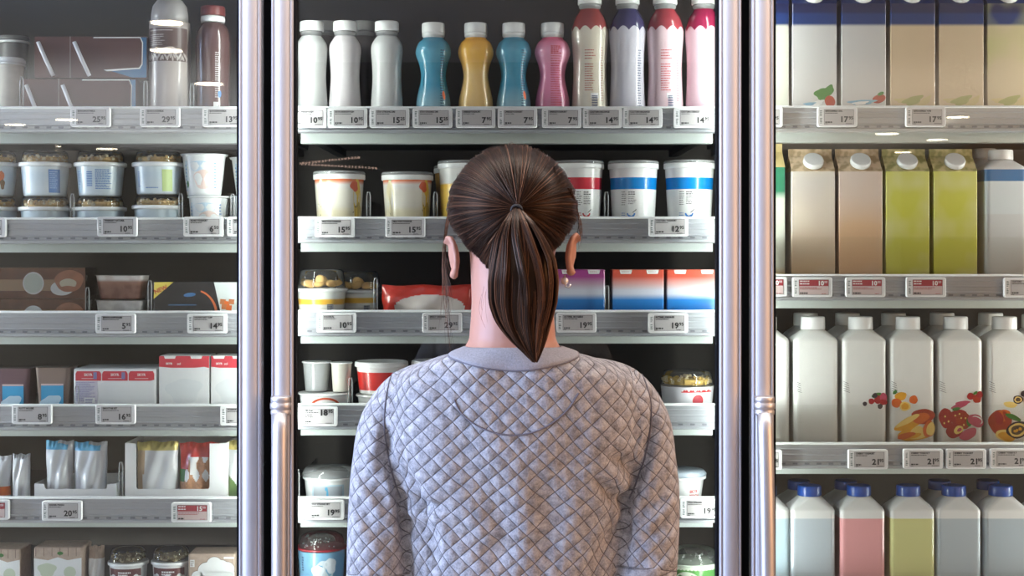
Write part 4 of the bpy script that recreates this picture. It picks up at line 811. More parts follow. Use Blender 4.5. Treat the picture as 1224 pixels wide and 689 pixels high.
def red_pack(px0, px1, py0, label, kind, Y=2.975, z=None, dy=0, d=.035):
    z = zl if z is None else z
    w = (px1-px0)*(Y-d)/F; h = Z(py0, Y-d)-z; o = base('yoghurt_pack', label, 'multipack', (px0+px1)/2, Y, z, 'red-topped yoghurt packs in the left bay'); f = -d-.0001
    MB().rbox(w, 2*d, 0, h, .004, 0).build('carton', PAPER, o); m = MB(); R_ = random.Random(int(px0))
    if kind == 'three':
        for k in range(3):
            a = -w/2+.004+k*(w-.006)/3; b = a+(w-.012)/3; m.poly([(a, h-.010), (a+.003, h-.005), (b-.003, h-.005), (b, h-.010), (b, h-.024), (a, h-.024)], 0, 1, f); m.text('SKYR', (a+b)/2, h-.0145, .0052, 1, 2, f, .03, align='CENTER'); m.rect(a+.012, b-.012, h-.020, h-.0192, 1, 2, f)
        m.poly([(-w/2+w*.31, .001), (-w/2+w*.31, h-.031), (-w/2+w*.38, h-.026), (-w/2+w*.5, h-.024), (w/2-.02, h-.026), (w/2-.004, h-.022), (w/2-.004, .001)], 2, 2.2, f)
        m.rect(-w/2+.004, -w/2+w*.29, .001, h-.025, 3, 1.2, f); m.bars(-w/2+.005, -w/2+w*.28, h-.027, 15, .0026, .0011, 4, 2, f, 3)
        m.rect(-w/2+w*.13, -w/2+w*.26, .033, .043, 1, 3, f); m.bars(-w/2+w*.14, -w/2+w*.26, .041, 3, .003, .0015, 4, 4, f, 5, False)
        for a in (-w/2+w*.24, -w/2+w*.58): m.rect(a, a+.007, h-.021, h-.007, 4, 3, f)
    else:
        m.rect(-w/2+.0005, w/2-.0005, h-.024, h-.0005, 0, 1, f)
        q = [(-w/2+.0005, .001), (-w/2+.0005, h-.022)]+[(-w/2+w*t, h-.023-.004*math.sin(t*3.1*1.0+.1)+.002) for t in (.1, .2, .35, .5, .65, .8, .9)]+[(w/2-.0005, h-.025), (w/2-.0005, .001)]
        m.poly(q, 2, 2, f)
        for a in ([-w/2+w*.22, -w/2+w*.74]): m.poly([(a-.012, h-.0003), (a+.012, h-.0003), (a+.010, h-.006), (a-.010, h-.006)], 1, 3, f)
        m.text('SKYR', -w/2+w*.14, h-.0175, .0040, 1, 3, f, .05); m.text('sol', -w/2+w*.36, h-.0180, .0048, 1, 3, f, .02)
        m.ell(0, h*.45, w*.34, h*.20, 5, .1, 2.6, f, wob=.12)
    m.build('printed_front', [mat('pack_red', (.60, .05, .07), .35), WHITE, mat('pale_print', (.70, .71, .70), .4), mat('lilac_print', (.55, .53, .60), .4), mat('purple_ink', (.22, .22, .42), .5), mat('cloud_print', (.64, .66, .66), .5)], o)
    return o
red_pack(93.5, 192.5, 441, 'wide white pack of three yoghurts with red header strip', 'three')
red_pack(101, 195, 438.5, 'second wide three-yoghurt pack standing behind the first', 'three', Y=3.06)
red_pack(194.5, 255, 425.5, 'tall white carton pack with red top beside the three-cup pack', 'one')
red_pack(256, 300, 425.5, 'tall white carton pack with red top cut by the door stile', 'one')
# ---- left bay, fifth shelf : trays with bars
zl = deck('L', 4); Y = 2.975
def card_tray(px0, px1, label, notch, lowy, hiy):
    x0, x1 = X(px0, 2.935), X(px1, 2.935); w = x1-x0; h0 = Z(lowy, 2.935)-zl; h1 = Z(hiy, 2.935)-zl
    o = thing('card_tray', label, 'tray', ((x0+x1)/2, 2.935, zl), 'white display trays in the left bay'); m = MB(); t = .0012
    def fr(pts): # front sheet with thickness
        n = len(pts); m.add([(x, 0, z) for x, z in pts]+[(x, t, z) for x, z in pts], [list(range(n)), [n+i for i in range(n)][::-1]]+[(i, i+n, (i+1) % n+n, (i+1) % n) for i in range(n)])
    a, b = notch
    fr([(-w/2, 0), (-w/2+a, 0), (-w/2+a, h0), (-w/2+a, h1-.001), (-w/2, h1)]); fr([(w/2-b, 0), (w/2, 0), (w/2, h1), (w/2-b, h1-.001), (w/2-b, h0)]); fr([(-w/2+a, 0), (w/2-b, 0), (w/2-b, h0), (-w/2+a, h0)])
    for k, (cx, sg) in enumerate(((-w/2+a, 1), (w/2-b, -1))): fr([(cx, h0-.0005), (cx+sg*.005, h0-.0005), (cx+sg*.0015, h0+.0015), (cx, h0+.005)])
    m.build('front_panel', PAPER, o)
    m = MB(); m.box(-w/2, -w/2+t, t, .14, 0, h1); m.box(w/2-t, w/2, t, .14, 0, h1); m.box(-w/2+t, w/2-t, t, .14, 0, t); m.box(-w/2+t, w/2-t, .14-t, .14, t, h1); m.build('tray_walls', PAPER, o)
    return o
card_tray(41, 139, 'low white card tray holding two silver-blue bars', (.020, .018), 585, 578.5)
card_tray(149.5, 271, 'high-sided white card tray holding gold and red wrappers', (.022, .034), 585, 530)
def bag(px0, px1, topy, label, mats, fn, Y=2.962, z=None, lean=0, group='wrapped bars and bags in the left bay', name='snack_bag', th=.016, crim=.006, seed=0, rz=0):
    z = zl+.0015 if z is None else z; w = (px1-px0)*(Y-.01)/F; h = Z(topy, Y)-z; R = random.Random(seed)
    o = base(name, label, 'bag', (px0+px1)/2, Y, z, group, rz); m = MB(); nx, nz = 44, 48; o.rotation_euler = (lean, 0, rz)
    def P(u, v, s):
        ed = min(1, 4*u*(1-u)); ve = min(1, 5*v*(1-v)); y = s*th*(ed**.5)*(ve**.6)*(1+.18*math.sin(9*v+4*u+seed)+.14*math.sin(15*u-7*v+seed*2))
        if v > .93: y += .0016*math.sin(u*40)
        xx = (u-.5)*w*(1-.05*math.sin(v*math.pi)+.02*math.sin(v*9+seed)); zz = v*h+(.0014*math.sin(u*13+seed) if v > .9 else 0)
        return (xx, y, zz)
    for s in (-1, 1):
        vs = [P(i/nx, j/nz, s) for j in range(nz+1) for i in range(nx+1)]
        fs = []; 
        for j in range(nz):
            for i in range(nx):
                q = (j*(nx+1)+i, j*(nx+1)+i+1, (j+1)*(nx+1)+i+1, (j+1)*(nx+1)+i); fs.append(q if s < 0 else q[::-1])
        o0 = len(m.v); m.v.extend(vs)
        for idx, q in enumerate(fs):
            j, i = divmod(idx, nx); m.f.append([o0+a for a in q]); m.m.append(fn(i/nx, j/nz)); m.s.append(True)
    m.build('wrapper', mats, o); return o
SILV = mat('silver_foil', (.55, .56, .58), .3, metal=.6); GOLD = mat('gold_foil', (.55, .46, .16), .3, metal=.6); BARW = mat('bar_white', (.62, .64, .66), .3, coat=.5); BARB = mat('bar_blue', (.10, .42, .66), .3, coat=.4); BARBR = mat('bar_brown', (.20, .10, .07), .4)
REDW = mat('red_wrapper', (.55, .05, .04), .3, coat=.5); NUT = mat('nut_print', (.50, .26, .14), .5, var=.5, scale=250)
def fb(u, v):
    if v > .95: return 1 if u < .45 else 0
    if v > .86: return 1 if u < .8 else 2
    if u > .82: return 0
    if .24 > v+.10*u > .20: return 1
    if v < .10: return 1 if u > .3 else 3
    if v < .2 and u > .5: return 3
    return 2
bag(55, 88.5, 527, 'silver-blue wrapped bar, left of the pair in the low tray', [SILV, BARB, BARW, BARBR], fb, name='wrapped_bar', seed=1)
bag(88.5, 129, 528.5, 'silver-blue wrapped bar, right of the pair in the low tray', [SILV, BARB, BARW, BARBR], fb, name='wrapped_bar', seed=2)
bag(163.5, 214, 528, 'pale bag with gold foil top in the high-sided tray', [GOLD, BARW, mat('tan_foil', (.45, .33, .22), .4), REDW], lambda u, v: 0 if v > .86 else (2 if u < .14 or (u < .2 and v > .5) else (3 if v < .14 and u > .62 else 1)), seed=3)
bag(214.5, 262, 529, 'red bag with nut picture beside the gold-topped bag', [REDW, NUT, WHITE, GREEN], lambda u, v: 0 if v > .78 or (v > .6 and u < .25) else (2 if abs(u-.36) < .08 and v > .5 else (3 if u < .15 and .4 < v < .6 else (1 if (math.sin(u*25)+math.sin(v*22)) > -.5 else 2))), seed=4)
bag(272.5, 310, 527, 'green and gold bag cut off by the left door stile', [GOLD, mat('green_bag', (.10, .18, .05), .4), BARW, REDW], lambda u, v: 0 if v > .86 else (1 if v+u*.5 < .5 else 2), seed=5)
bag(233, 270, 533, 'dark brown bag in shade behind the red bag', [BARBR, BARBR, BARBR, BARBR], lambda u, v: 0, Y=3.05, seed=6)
bag(-30, 14, 545, 'white and orange bag cut off by the left picture edge', [BARW, ORA, WHITE, REDW], lambda u, v: 1 if v < .42 and v > .25 else 0, seed=7, z=zl)
bag(15, 36.5, 543, 'white wrapped bar standing upright by the left picture edge', [BARW, SILV, WHITE, REDW], lambda u, v: 1 if v > .93 else 0, seed=8, z=zl, name='wrapped_bar')
# ---- left bay, lowest shelf
zl = deck('L', 5); WOOD = mat('wood_print', (.42, .32, .25), .6, var=.25, scale=120)
def wood_pack(px0, px1, py0, label, kind):
    Y = 2.975; w = (px1-px0)*(2.94)/F; h = Z(py0, 2.94)-zl; o = base('muesli_pack', label, 'packet', (px0+px1)/2, Y, zl, 'wood-print packs on the lowest left shelf'); f = -.0351
    MB().rbox(w, .07, 0, h, .004, 0).build('carton', WOOD, o); m = MB()
    if kind == 0:
        m.poly([(-w/2+.001, .001), (-w/2+.001, h-.022), (-w*.2, h-.026), (0, h-.020), (w*.2, h-.026), (w/2-.001, h-.021), (w/2-.001, .001)], 0, 1, f); m.ell(-w*.22, h-.045, .018, .014, 1, 0, 2, f, wob=.1); m.ell(w*.05, h-.012, .006, .0035, 2, 0, 3, f); m.ell(w*.25, h-.05, .012, .012, 1, 0, 2, f)
        for k in range(6): m.rect(-w/2+.004+k*w/6, -w/2+.005+k*w/6, h-.018, h-.001, 3, 1, f)
    else:
        L6 = ((-.010, h-.034, .017), (.006, h-.022, .016), (.020, h-.026, .014), (.034, h-.030, .014), (.01, h-.05, .03), (-.028, h-.046, .012))
        for q, (cx, cz, r) in enumerate(L6): m.ell(min(cx, w/2-r*1.05), cz, r*1.05, r*1.05, 3, 0, 1+.1*q, f)
        for q, (cx, cz, r) in enumerate(L6): m.ell(min(cx, w/2-r*1.05), cz, r, r, 0, 0, 2+.1*q, f)
        m.rect(-.022, min(.046, w/2-.001), .001, h-.036, 0, 2.5, f); m.rect(-.012, min(.040, w/2-.001), h-.037, h-.028, 0, 2.5, f); m.rect(-w/2+.004, -w/2+.013, h-.026, h-.012, 0, 1, f); m.bars(-w/2+.005, -w/2+.012, h-.014, 4, .003, .0012, 3, 2, f, 4); m.rect(w/2-.022, w/2-.002, h-.010, h-.006, 0, 1, f)
    m.build('printed_front', [mat('pale_print', (.70, .71, .70), .4), mat('sage_print', (.50, .56, .42), .5), GREEN, mat('dark_wood_line', (.12, .07, .05), .6)], o)
wood_pack(-20, 31.5, 657, 'wood-print muesli pack cut by the left picture edge', 0)
wood_pack(46.5, 104.5, 654.5, 'wood-print muesli pack with small green mark', 0)
wood_pack(229, 285, 662.5, 'wood-print box with white cloud shape near the left door stile', 1)
bag(106, 125, 652.5, 'narrow brown and white packet beside the muesli pack', [WOOD, PAPER, BLACK, WOOD], lambda u, v: 0 if v > .75 else 1, z=zl, seed=9, Y=2.972)
def pdark(o, rf, h):
    m = MB(); m.rect(-.036, .036, h-.030, h-.010, 0, .5, nx=20)
    for k in range(9): m.ell(-.032+.008*k, h-.030+.003*math.sin(k*2), .006, .006, 1, 0, 1+.12*k)
    m.bars(-.012, .016, h-.016, 2, .005, .003, 1, 1, 0, 3)
    m.wrap(rf).build('printed_label', [mat('dark_plum', (.12, .035, .035), .4), PAPER], o)
SEEDM = [mat('seed_dark', (.20, .15, .07), .7, var=.3, scale=200), mat('seed_pale', (.52, .46, .28), .7, var=.3, scale=200)]
for k, (px, ty) in enumerate([(153.5, 655.5), (205, 654.5)]):
    Yc = 2.978; hh = Z(ty+15, Yc)-zl; o = cup(px, Yc, zl, 'muesli_cup', ['muesli cup with clear seed-filled dome, left of the pair beside the wood-print box', 'muesli cup with clear seed-filled dome, right of the pair beside the wood-print box'][k], 'cup', 'muesli cups on the lowest left shelf', .0375, .033, hh, PAPER, rim=(.003, .006), domeh=.024, prints=pdark)
    granola(o, .0345, hh+.001, hh+.018, 90, k+50, .0026, SEEDM)
# ---- middle bay, third shelf
zc_ = deck('C', 2)
COOK = mat('cookie', (.78, .50, .18), .7, var=.2, scale=100)
cupor = bandmat('orange_stripe_cup', [(0, (.62, .60, .55)), (.034, (.76, .74, .68)), (.043, (.80, .46, .06)), (.054, (.74, .76, .72))], soft=.0012, rough=.3)
for k, (px, Yc, s, ty, ry, lb) in enumerate([(384.5, 2.975, 29, 322.5, 345, 'cookie-topped cup with orange stripe, front left'), (428, 3.06, 27, 325, 347, 'cookie-topped cup with orange stripe, standing behind the first')]):
    hh = Z(ry, Yc)-zc_; r = s*Yc/F
    def pc(o, rf, h):
        m = MB(); m.rect(.016, .030, 0.012, h-.030, 0, 1, nx=4); m.bars(.017, .029, h-.031, 6, .003, .0014, 1, 1.5, 0, 3); m.ell(-.018, h*.38, .012, .006, 2, 0, 1); m.wrap(rf).build('printed_text', [mat('grey_print', (.45, .46, .5), .5), BLACK, mat('pale_green_print', (.55, .62, .45), .5)], o)
    o = cup(px, Yc, zc_, 'cookie_cup', lb, 'cup', 'cookie-topped cups', r, r*.86, hh, cupor, rim=(.004, .006), domeh=Z(ty, Yc)-Z(ry, Yc), prints=pc)
    m = MB(); R = random.Random(k)
    for q in range(8):
        a = q*.785; rr = r*.62; c = Vector((rr*math.cos(a), rr*math.sin(a), hh+.009+.002*R.random()))
        m.ellipsoid(c, (.012, .012, .005), n=14, m=8, rot=Euler((R.uniform(-.6, .6), R.uniform(-.6, .6), 0)).to_matrix())
    m.ellipsoid((0, 0, hh+.016), (.012, .012, .005), n=14, m=8, rot=Euler((.9, .2, 0)).to_matrix()); m.ellipsoid((.001, -r*.66, hh+.0185), (.0095, .004, .0095), n=16, m=8)
    stuff(m.build('cookies', COOK, o))
def fpouch(u, v):
    if ((u-.52)/.40)**2+((v-.42)/.34)**2 < 1: return 1
    if u < .05 or v > .96: return 0
    if v < .1: return 2
    return 0
o = bag(455, 566, 341, 'red pouch with white oval lying left of the neck of the woman', [mat('pouch_red', (.60, .045, .03), .3, coat=.6), mat('pouch_oval', (.72, .66, .62), .3, coat=.3), WHITE, RED], fpouch, z=zc_, Y=2.965, name='cheese_pouch', th=.022, seed=2, group=None)
def small_pack(px0, px1, label, c0):
    Yc = 2.98; w = (px1-px0)*2.94/F; h = Z(322.5, 2.94)-zc_; o = base('drink_multipack', label, 'multipack', (px0+px1)/2, Yc, zc_, 'blue-bottomed small drink packs')
    m = bandmat('pack_grad_%d' % px0, [(0, (.02, .22, .60)), (.012, (.01, .16, .50)), (.046, (.02, .22, .60)), (.058, (.62, .66, .74)), (.078, tuple(.55*a+.3 for a in c0)), (.092, c0)], soft=.0065, rough=.35)
    MB().rbox(w, .08, 0, h, .003, 0, b=.001).build('carton', m, o)
    t = MB(); f = -.0401
    for cx in (-w*.24, w*.28): t.poly([(cx-.0125, h-.0004), (cx+.0125, h-.0004), (cx+.0105, h-.0085), (cx-.0105, h-.0085)], 0, 1, f); t.bars(cx-.008, cx+.008, h-.0035, 1, .003, .0016, 1, 2, f, 4)
    t.build('carry_tab', [WHITE, mat('tab_ink', (.6, .4, .4), .5)], o)
small_pack(662, 722, "purple and blue small-drink pack right of the woman's neck", (.36, .05, .24))
small_pack(730, 791.5, 'orange and blue small-drink pack left of its twin', (.62, .09, .05))
small_pack(794, 856, 'orange and blue small-drink pack at the right door post', (.62, .09, .05))
# ---- middle bay, fourth shelf
zc_ = deck('C', 3)
clearpot = mat('frosted_pot', (.40, .41, .41), .3, coat=.4); creampot = mat('cream_pot', (.56, .54, .47), .35)
def parc(o, rf, h):
    m = MB(); cx = .006
    for k in range(20):
        a0, a1 = math.radians(k*9), math.radians((k+1)*9)
        m.poly([(cx+.032*math.cos(a0), h-.026+.020*math.sin(a0)), (cx+.027*math.cos(a0), h-.026+.016*math.sin(a0)), (cx+.027*math.cos(a1), h-.026+.016*math.sin(a1)), (cx+.032*math.cos(a1), h-.026+.020*math.sin(a1))], 0, 1)
    m.wrap(rf).build('arc_print', [mat('arc_red', (.60, .09, .03), .4)], o)
zt = Z(467.5, 2.98)
cup(389, 2.98, zc_, 'yoghurt_tub', 'low white tub with orange arc under the grey and cream cups', 'tub', None, .052, .046, zt-zc_-.003, WHITE, rim=(.003, .003), prints=parc)
cup(378.5, 2.985, zt, 'dessert_cup', 'frosted grey cup on top of the orange-arc tub', 'cup', None, .0275, .0225, Z(431.5, 2.98)-zt-.002, clearpot, rim=(.0025, .002))
cup(404.5, 2.972, zt+.0002, 'dessert_cup', 'cream-coloured cup beside the frosted grey cup', 'cup', None, .0285, .022, Z(432, 2.98)-zt-.002, creampot, rim=(.0022, .002)) if False else cup(408, 2.972, zt, 'dessert_cup', 'cream-coloured cup beside the frosted grey cup', 'cup', None, .0205, .017, Z(432, 2.98)-zt-.002, creampot, rim=(.002, .002))
redtub = bandmat('red_panel_tub', [(0, (.72, .72, .70)), (.008, (.58, .03, .025)), (.044, (.74, .74, .72))], rough=.3)
zt2 = Z(470, 2.98)
cup(457, 2.98, zc_, 'yoghurt_tub', "lower white tub at the woman's left shoulder", 'tub', 'red tubs on the fourth middle shelf', .050, .043, zt2-zc_-.002, WHITE, rim=(.003, .004))
cup(456, 2.98, zt2, 'yoghurt_tub', "red-panelled white tub at the woman's left shoulder", 'tub', 'red tubs on the fourth middle shelf', .0505, .044, Z(434, 2.98)-zt2, redtub, rim=(.0035, .007), lid=(.003, .003), lidm=WHITE)
cup(521, 2.98, zt2, 'yoghurt_tub', "white tub peeking over the woman's left shoulder", 'tub', 'red tubs on the fourth middle shelf', .046, .040, Z(433, 2.98)-zt2, redtub, rim=(.0035, .007), lid=(.003, .003), lidm=WHITE)
cup(521, 2.98, zc_, 'yoghurt_tub', "lower tub hidden behind the woman's left shoulder", 'tub', 'red tubs on the fourth middle shelf', .046, .040, zt2-zc_-.002, WHITE, rim=(.003, .004))
def pgr(o, rf, h):
    m = MB(); m.rect(-.018, .052, h-.012, h-.0085, 0, 1, nx=16)
    for k in range(16): m.ell(-.016+.0043*k, h-.0085, .0018, .0018, 1 if k % 3 == 0 else 0, 0, 1.3, n=8)
    m.ell(.016, .036, .0115, .0115, 0, 0, 1.2); m.poly([(.018, .030), (.024, .024), (.027, .026), (.022, .032)], 0, 1.2); m.ell(.016, .036, .009, .009, 2, 0, 1.6); m.wrap(rf).build('printed_label', [RED, WHITE, mat('rosette_red', (.45, .05, .07), .4)], o)
hh = Z(460, 2.98)-zc_
o = cup(821.5, 2.985, zc_, 'granola_cup', "white tub with granola dome right of the woman's shoulder", 'tub', None, .0535, .047, hh, mat('greyish_white_tub', (.66, .67, .70), .3), rim=None, domeh=.0285, prints=pgr); granola(o, .0500, hh+.0006, hh+.021, 110, 77, .0036, [mat('golden_oat', (.62, .42, .10), .7, var=.3, scale=200), OAT2])
# ---- middle bay, fifth shelf
zc_ = deck('C', 4); hh = Z(569, 2.98)-zc_
def ppl(o, rf, h):
    m = MB(); m.rect(-.034, .034, .004, h-.012, 0, 1, nx=14); m.ell(-.002, h-.020, .003, .004, 1, 0, 2); m.rect(-.030, .030, .006, h-.015, 2, 1.5, nx=14); m.ell(.0, h*.5, .002, .012, 1, 0, 2.5); m.wrap(rf).build('printed_label', [mat('pale_blue_edge', (.5, .66, .75), .4), BARB, mat('grey_blue_print', (.42, .46, .50), .4)], o)
o = cup(395, 2.985, zc_, 'cheese_tub', "low white tub with clear lid above the blue tub, left of the woman's arm", 'tub', None, .0525, .046, hh, WHITE, rim=(.003, .005), prints=ppl)
MB().lathe([(.0565, hh+.001), (.0565, hh+.006), (.053, hh+.012), (.050, hh+.0165), (.02, hh+.017)], 40, cap0=False).build('lid', clearmat('tub_lid_clear', (.9, .93, .95), 1.5, .1, .18), o)
def pred(o, rf, h):
    m = MB(); m.text('SKYR', -.002, h*.42, .006, 0, 1, 0, .04); m.text('YOGH', -.002, h*.22, .006, 0, 1, 0, .04); m.rect(-.002, .018, h*.12, h*.14, 0, 1, nx=4); m.wrap(rf).build('printed_text', [RED], o)
hh = Z(568, 2.98)-zc_
o = cup(813, 2.98, zc_, 'yoghurt_tub', "white tub with red lettering right of the woman's arm", 'tub', None, .048, .039, hh, WHITE, rim=(.004, .006), prints=None)
m = MB(); m.text('SKYR', .014, hh-.030, .0060, 0, 1, 0, .05); m.text('YOGH', .014, hh-.039, .0060, 0, 1, 0, .05); m.rect(.014, .034, hh-.045, hh-.042, 0, 1, nx=4); m.wrap(lambda z: .039+.009*z/hh).build('printed_text', [RED], o)
MB().lathe([(.0525, hh+.001), (.0525, hh+.005), (.049, hh+.009), (.047, hh+.0112), (.01, hh+.0115)], 40).build('lid', mat('blue_grey_lid', (.36, .42, .48), .3, coat=.4), o)
# ---- middle bay, lowest shelf
zc_ = deck('C', 5)
def low_tub(px, r, ry, label, m, rimm, prints=None):
    hh = Z(ry, 2.985)-zc_; o = cup(px, 2.985, zc_, 'yoghurt_tub', label, 'tub', 'tubs with bubbled clear domes', r, r*.87, hh, m, prints=prints)
    MB().lathe([(r+.003, hh), (r+.003, hh+.004)], 40).build('rim', rimm, o)
    MB().lathe([(r*.97, hh+.0042), (r*.95, hh+.014), (r*.88, hh+.024), (r*.70, hh+.030), (r*.3, hh+.031)], 30, cap0=False).build('clear_dome', CLEAR, o)
    b = MB(); R = random.Random(int(px))
    for k in range(26):
        a = R.uniform(0, 6.28); q = r*R.uniform(.1, .85); b.ellipsoid((q*math.cos(a), q*math.sin(a), hh+.0055+.018*R.random()*(1-q/r)), (.0016,)*3, n=8, m=5)
    stuff(b.build('white_pearls', WHITE, o))
bt_ = bandmat('blue_dip_tub', [(0, (.16, .34, .50)), (.2, (.2, .4, .6))], rough=.3); gt_ = bandmat('green_tub', [(0, (.10, .30, .07)), (.2, (.1, .3, .1))], rough=.3)
def pchip(o, rf, h):
    m = MB(); m.ell(.012, h-.036, .018, .020, 0, .4, 1, wob=.1); m.ell(.024, h-.028, .012, .016, 1, .2, 2, wob=.1); m.ell(-.002, h-.040, .012, .014, 1, 0, 3, wob=.12); m.bars(-.040, -.034, h-.012, 6, .005, .003, 2, 1, 0, 4); m.rect(-.006, .010, h-.056, h-.052, 3, 4); m.wrap(rf).build('printed_label', [mat('dip_grey', (.50, .56, .60), .4), mat('dip_white', (.62, .66, .70), .4), NAVY, MAR], o)
low_tub(384.5, .0475, 655, 'blue tub with dark red rim under the 19 95 tag on the left', bt_, mat('dark_red_rim', (.26, .02, .03), .35), pchip)
low_tub(450, .0475, 656.5, "blue tub with dark red rim beside the woman's arm", bt_, mat('dark_red_rim', (.26, .02, .03), .35), pchip)
def pgn(o, rf, h):
    m = MB(); m.ell(-.018, h-.030, .026, .020, 0, 0, 1, n=36); m.ell(.036, h-.040, .014, .016, 1, .3, 1, wob=.1)
    for k in range(13): m.ell(-.046+.0076*k, h-.003, .0042, .0045, 0, 0, 1.5+.1*k)
    m.wrap(rf).build('printed_label', [mat('pale_green_white', (.66, .72, .60), .4), mat('chip_yellow', (.65, .50, .15), .4)], o)
low_tub(828, .0535, 672, "green tub with clear dome right of the woman's arm", gt_, mat('pale_green_rim', (.55, .62, .52), .35), pgn)
#PERSON_HERE
# ------------------------------------------------------------------ the woman seen from behind
PY = 2.12; sp = PY/F
def hx(px, Y=PY): return X(px, Y)
def hz(py, Y=PY): return Z(py, Y)
xc = hx(615.5)
SKIN = mat('skin', (.42, .20, .135), .5, sss=.15, var=.04, scale=30)
def remesh(mb, voxel, smooth_it=6, name='t'):
    me = bpy.data.meshes.new(name); me.from_pydata(mb.v, [], mb.f); o = bpy.data.objects.new(name, me); COL.objects.link(o)
    m = o.modifiers.new('r', 'REMESH'); m.mode = 'VOXEL'; m.voxel_size = voxel
    s = o.modifiers.new('s', 'SMOOTH'); s.factor = .5; s.iterations = smooth_it
    bpy.context.view_layer.update(); dg = bpy.context.evaluated_depsgraph_get()
    out = bpy.data.meshes.new_from_object(o.evaluated_get(dg)); bpy.data.objects.remove(o); bpy.data.meshes.remove(me)
    return out
def getv(me): a = np.empty(len(me.vertices)*3); me.vertices.foreach_get('co', a); return a.reshape(-1, 3)
def setv(me, a): me.vertices.foreach_set('co', a.reshape(-1)); me.update()
def smoothall(me): me.polygons.foreach_set('use_smooth', [True]*len(me.polygons)); me.update()
def obj_from(me, name, mats, parent):
    for m in (mats if isinstance(mats, list) else [mats]): me.materials.append(m)
    me.name = name; smoothall(me); o = bpy.data.objects.new(name, me); COL.objects.link(o); o.parent = parent; return o
woman = thing('person', "woman seen from behind, grey quilted sweater, brown ponytail, facing the middle fridge door", 'person', (0, 0, 0))
def ell_ring(cx, cy, z, a, b, n=40, p=2.3):
    pts = []
    for i in range(n):
        t = 2*math.pi*i/n; c, s = math.cos(t), math.sin(t)
        pts.append((cx+a*math.copysign(abs(c)**(2/p), c), cy+b*math.copysign(abs(s)**(2/p), s), z))
    return pts
def interp_secs(tab, n):
    zs = [t[0] for t in tab]; out = []
    for k in range(n):
        z = zs[0]+(zs[-1]-zs[0])*k/(n-1); zz = z
        idx = max(i for i in range(len(zs)) if (zs[i] >= zz-1e-9 if zs[0] > zs[-1] else zs[i] <= zz+1e-9)); idx = min(idx, len(zs)-2)
        t = (zz-zs[idx])/(zs[idx+1]-zs[idx]); p0, p1, p2, p3 = tab[max(idx-1, 0)], tab[idx], tab[idx+1], tab[min(idx+2, len(tab)-1)]
        out.append([z]+[.5*((2*p1[c])+(-p0[c]+p2[c])*t+(2*p0[c]-5*p1[c]+4*p2[c]-p3[c])*t*t+(-p0[c]+3*p1[c]-3*p2[c]+p3[c])*t**3) for c in range(1, len(tab[0]))])
    return out
# (z, half width, half depth, centre depth)
TOR = [(hz(418), .072, .058, 2.100), (hz(422), .092, .066, 2.102), (hz(427), .116, .076, 2.105), (hz(436), .142, .088, 2.112), (hz(450), .168, .100, 2.120), (hz(470), .182, .110, 2.130), (hz(495), .186, .119, 2.135),
       (hz(540), .182, .122, 2.140), (hz(590), .170, .118, 2.150), (hz(640), .163, .112, 2.155), (hz(700), .166, .110, 2.155), (hz(760), .182, .118, 2.150), (.90, .188, .122, 2.145)]
TT = interp_secs(TOR, 60)
SHL = [(xc-.095, 2.122, hz(470)), (xc-.143, 2.130, hz(484)), (xc-.172, 2.134, hz(515)), (xc-.184, 2.132, hz(552)), (xc-.192, 2.128, hz(600)), (xc-.195, 2.118, hz(680)), (xc-.193, 2.125, hz(712))]
SHR = [(xc+.095, 2.122, hz(468)), (xc+.143, 2.130, hz(480)), (xc+.171, 2.134, hz(511)), (xc+.182, 2.132, hz(550)), (xc+.190, 2.128, hz(600)), (xc+.186, 2.118, hz(680)), (xc+.180, 2.125, hz(712))]
WRL, WRR = (xc-.085, 2.345, 1.10), (xc+.080, 2.345, 1.115)
def arm_pts(sh, wr): return sh+[tuple(np.array(sh[-1])*(1-t)+np.array(wr)*t) for t in (.33, .66, 1.0)]
AL, AR = arm_pts(SHL, WRL), arm_pts(SHR, WRR)
RA = [.050, .055, .054, .050, .047, .046, .046, .043, .038, .033]
def fine(pts, rs, n=5):
    P, R = [], []
    for i in range(len(pts)-1):
        p0, p1, p2, p3 = [np.array(pts[j]) for j in (max(i-1, 0), i, i+1, min(i+2, len(pts)-1))]
        for k in range(n):
            t = k/n; P.append(tuple(.5*((2*p1)+(-p0+p2)*t+(2*p0-5*p1+4*p2-p3)*t*t+(-p0+3*p1-3*p2+p3)*t**3))); R.append(rs[i]*(1-t)+rs[i+1]*t)
    return P+[pts[-1]], R+[rs[-1]]
# body under the clothes: legs, torso, neck, head, arms and hands as one surface
b = MB()
b.loft([ell_ring(xc, y, z, a*.84, d*.76, 32) for z, a, d, y in TT[9:]][::-1])
LEG = lambda sx: ([(xc+sx*.095, 2.15, .93), (xc+sx*.100, 2.145, .72), (xc+sx*.095, 2.14, .50), (xc+sx*.095, 2.165, .30), (xc+sx*.095, 2.17, .09)], [.088, .080, .056, .053, .036])
for sx in (-1, 1): P, R = fine(*LEG(sx)); b.tube(P, R, 20)
for pts in (AL, AR): P, R = fine(pts, [r*.60 for r in RA[:-2]]+[.026, .026]); b.tube(P, R, 16)
HY0 = 2.135; hcx = hx(612.5)
nk = [(hcx, 2.112, hz(425)), (hcx, 2.110, hz(405)), (hcx, 2.112, hz(385)), (hcx, 2.118, hz(360)), (hcx, 2.128, hz(330)), (hcx, 2.14, hz(300))]
b.loft([ell_ring(p[0], p[1], p[2], r, r*1.02, 28, 2) for p, r in zip(nk, [.075, .062, .0600, .0585, .060, .062])])
b.loft([ell_ring(xc+.001, 2.112, z, r, r*.60, 28, 2) for z, r in ((hz(470), .125), (hz(450), .100), (hz(430), .068), (hz(410), .055))])
b.ellipsoid((hcx, HY0, 1.583), (.077, .094, .090), n=32, m=20)
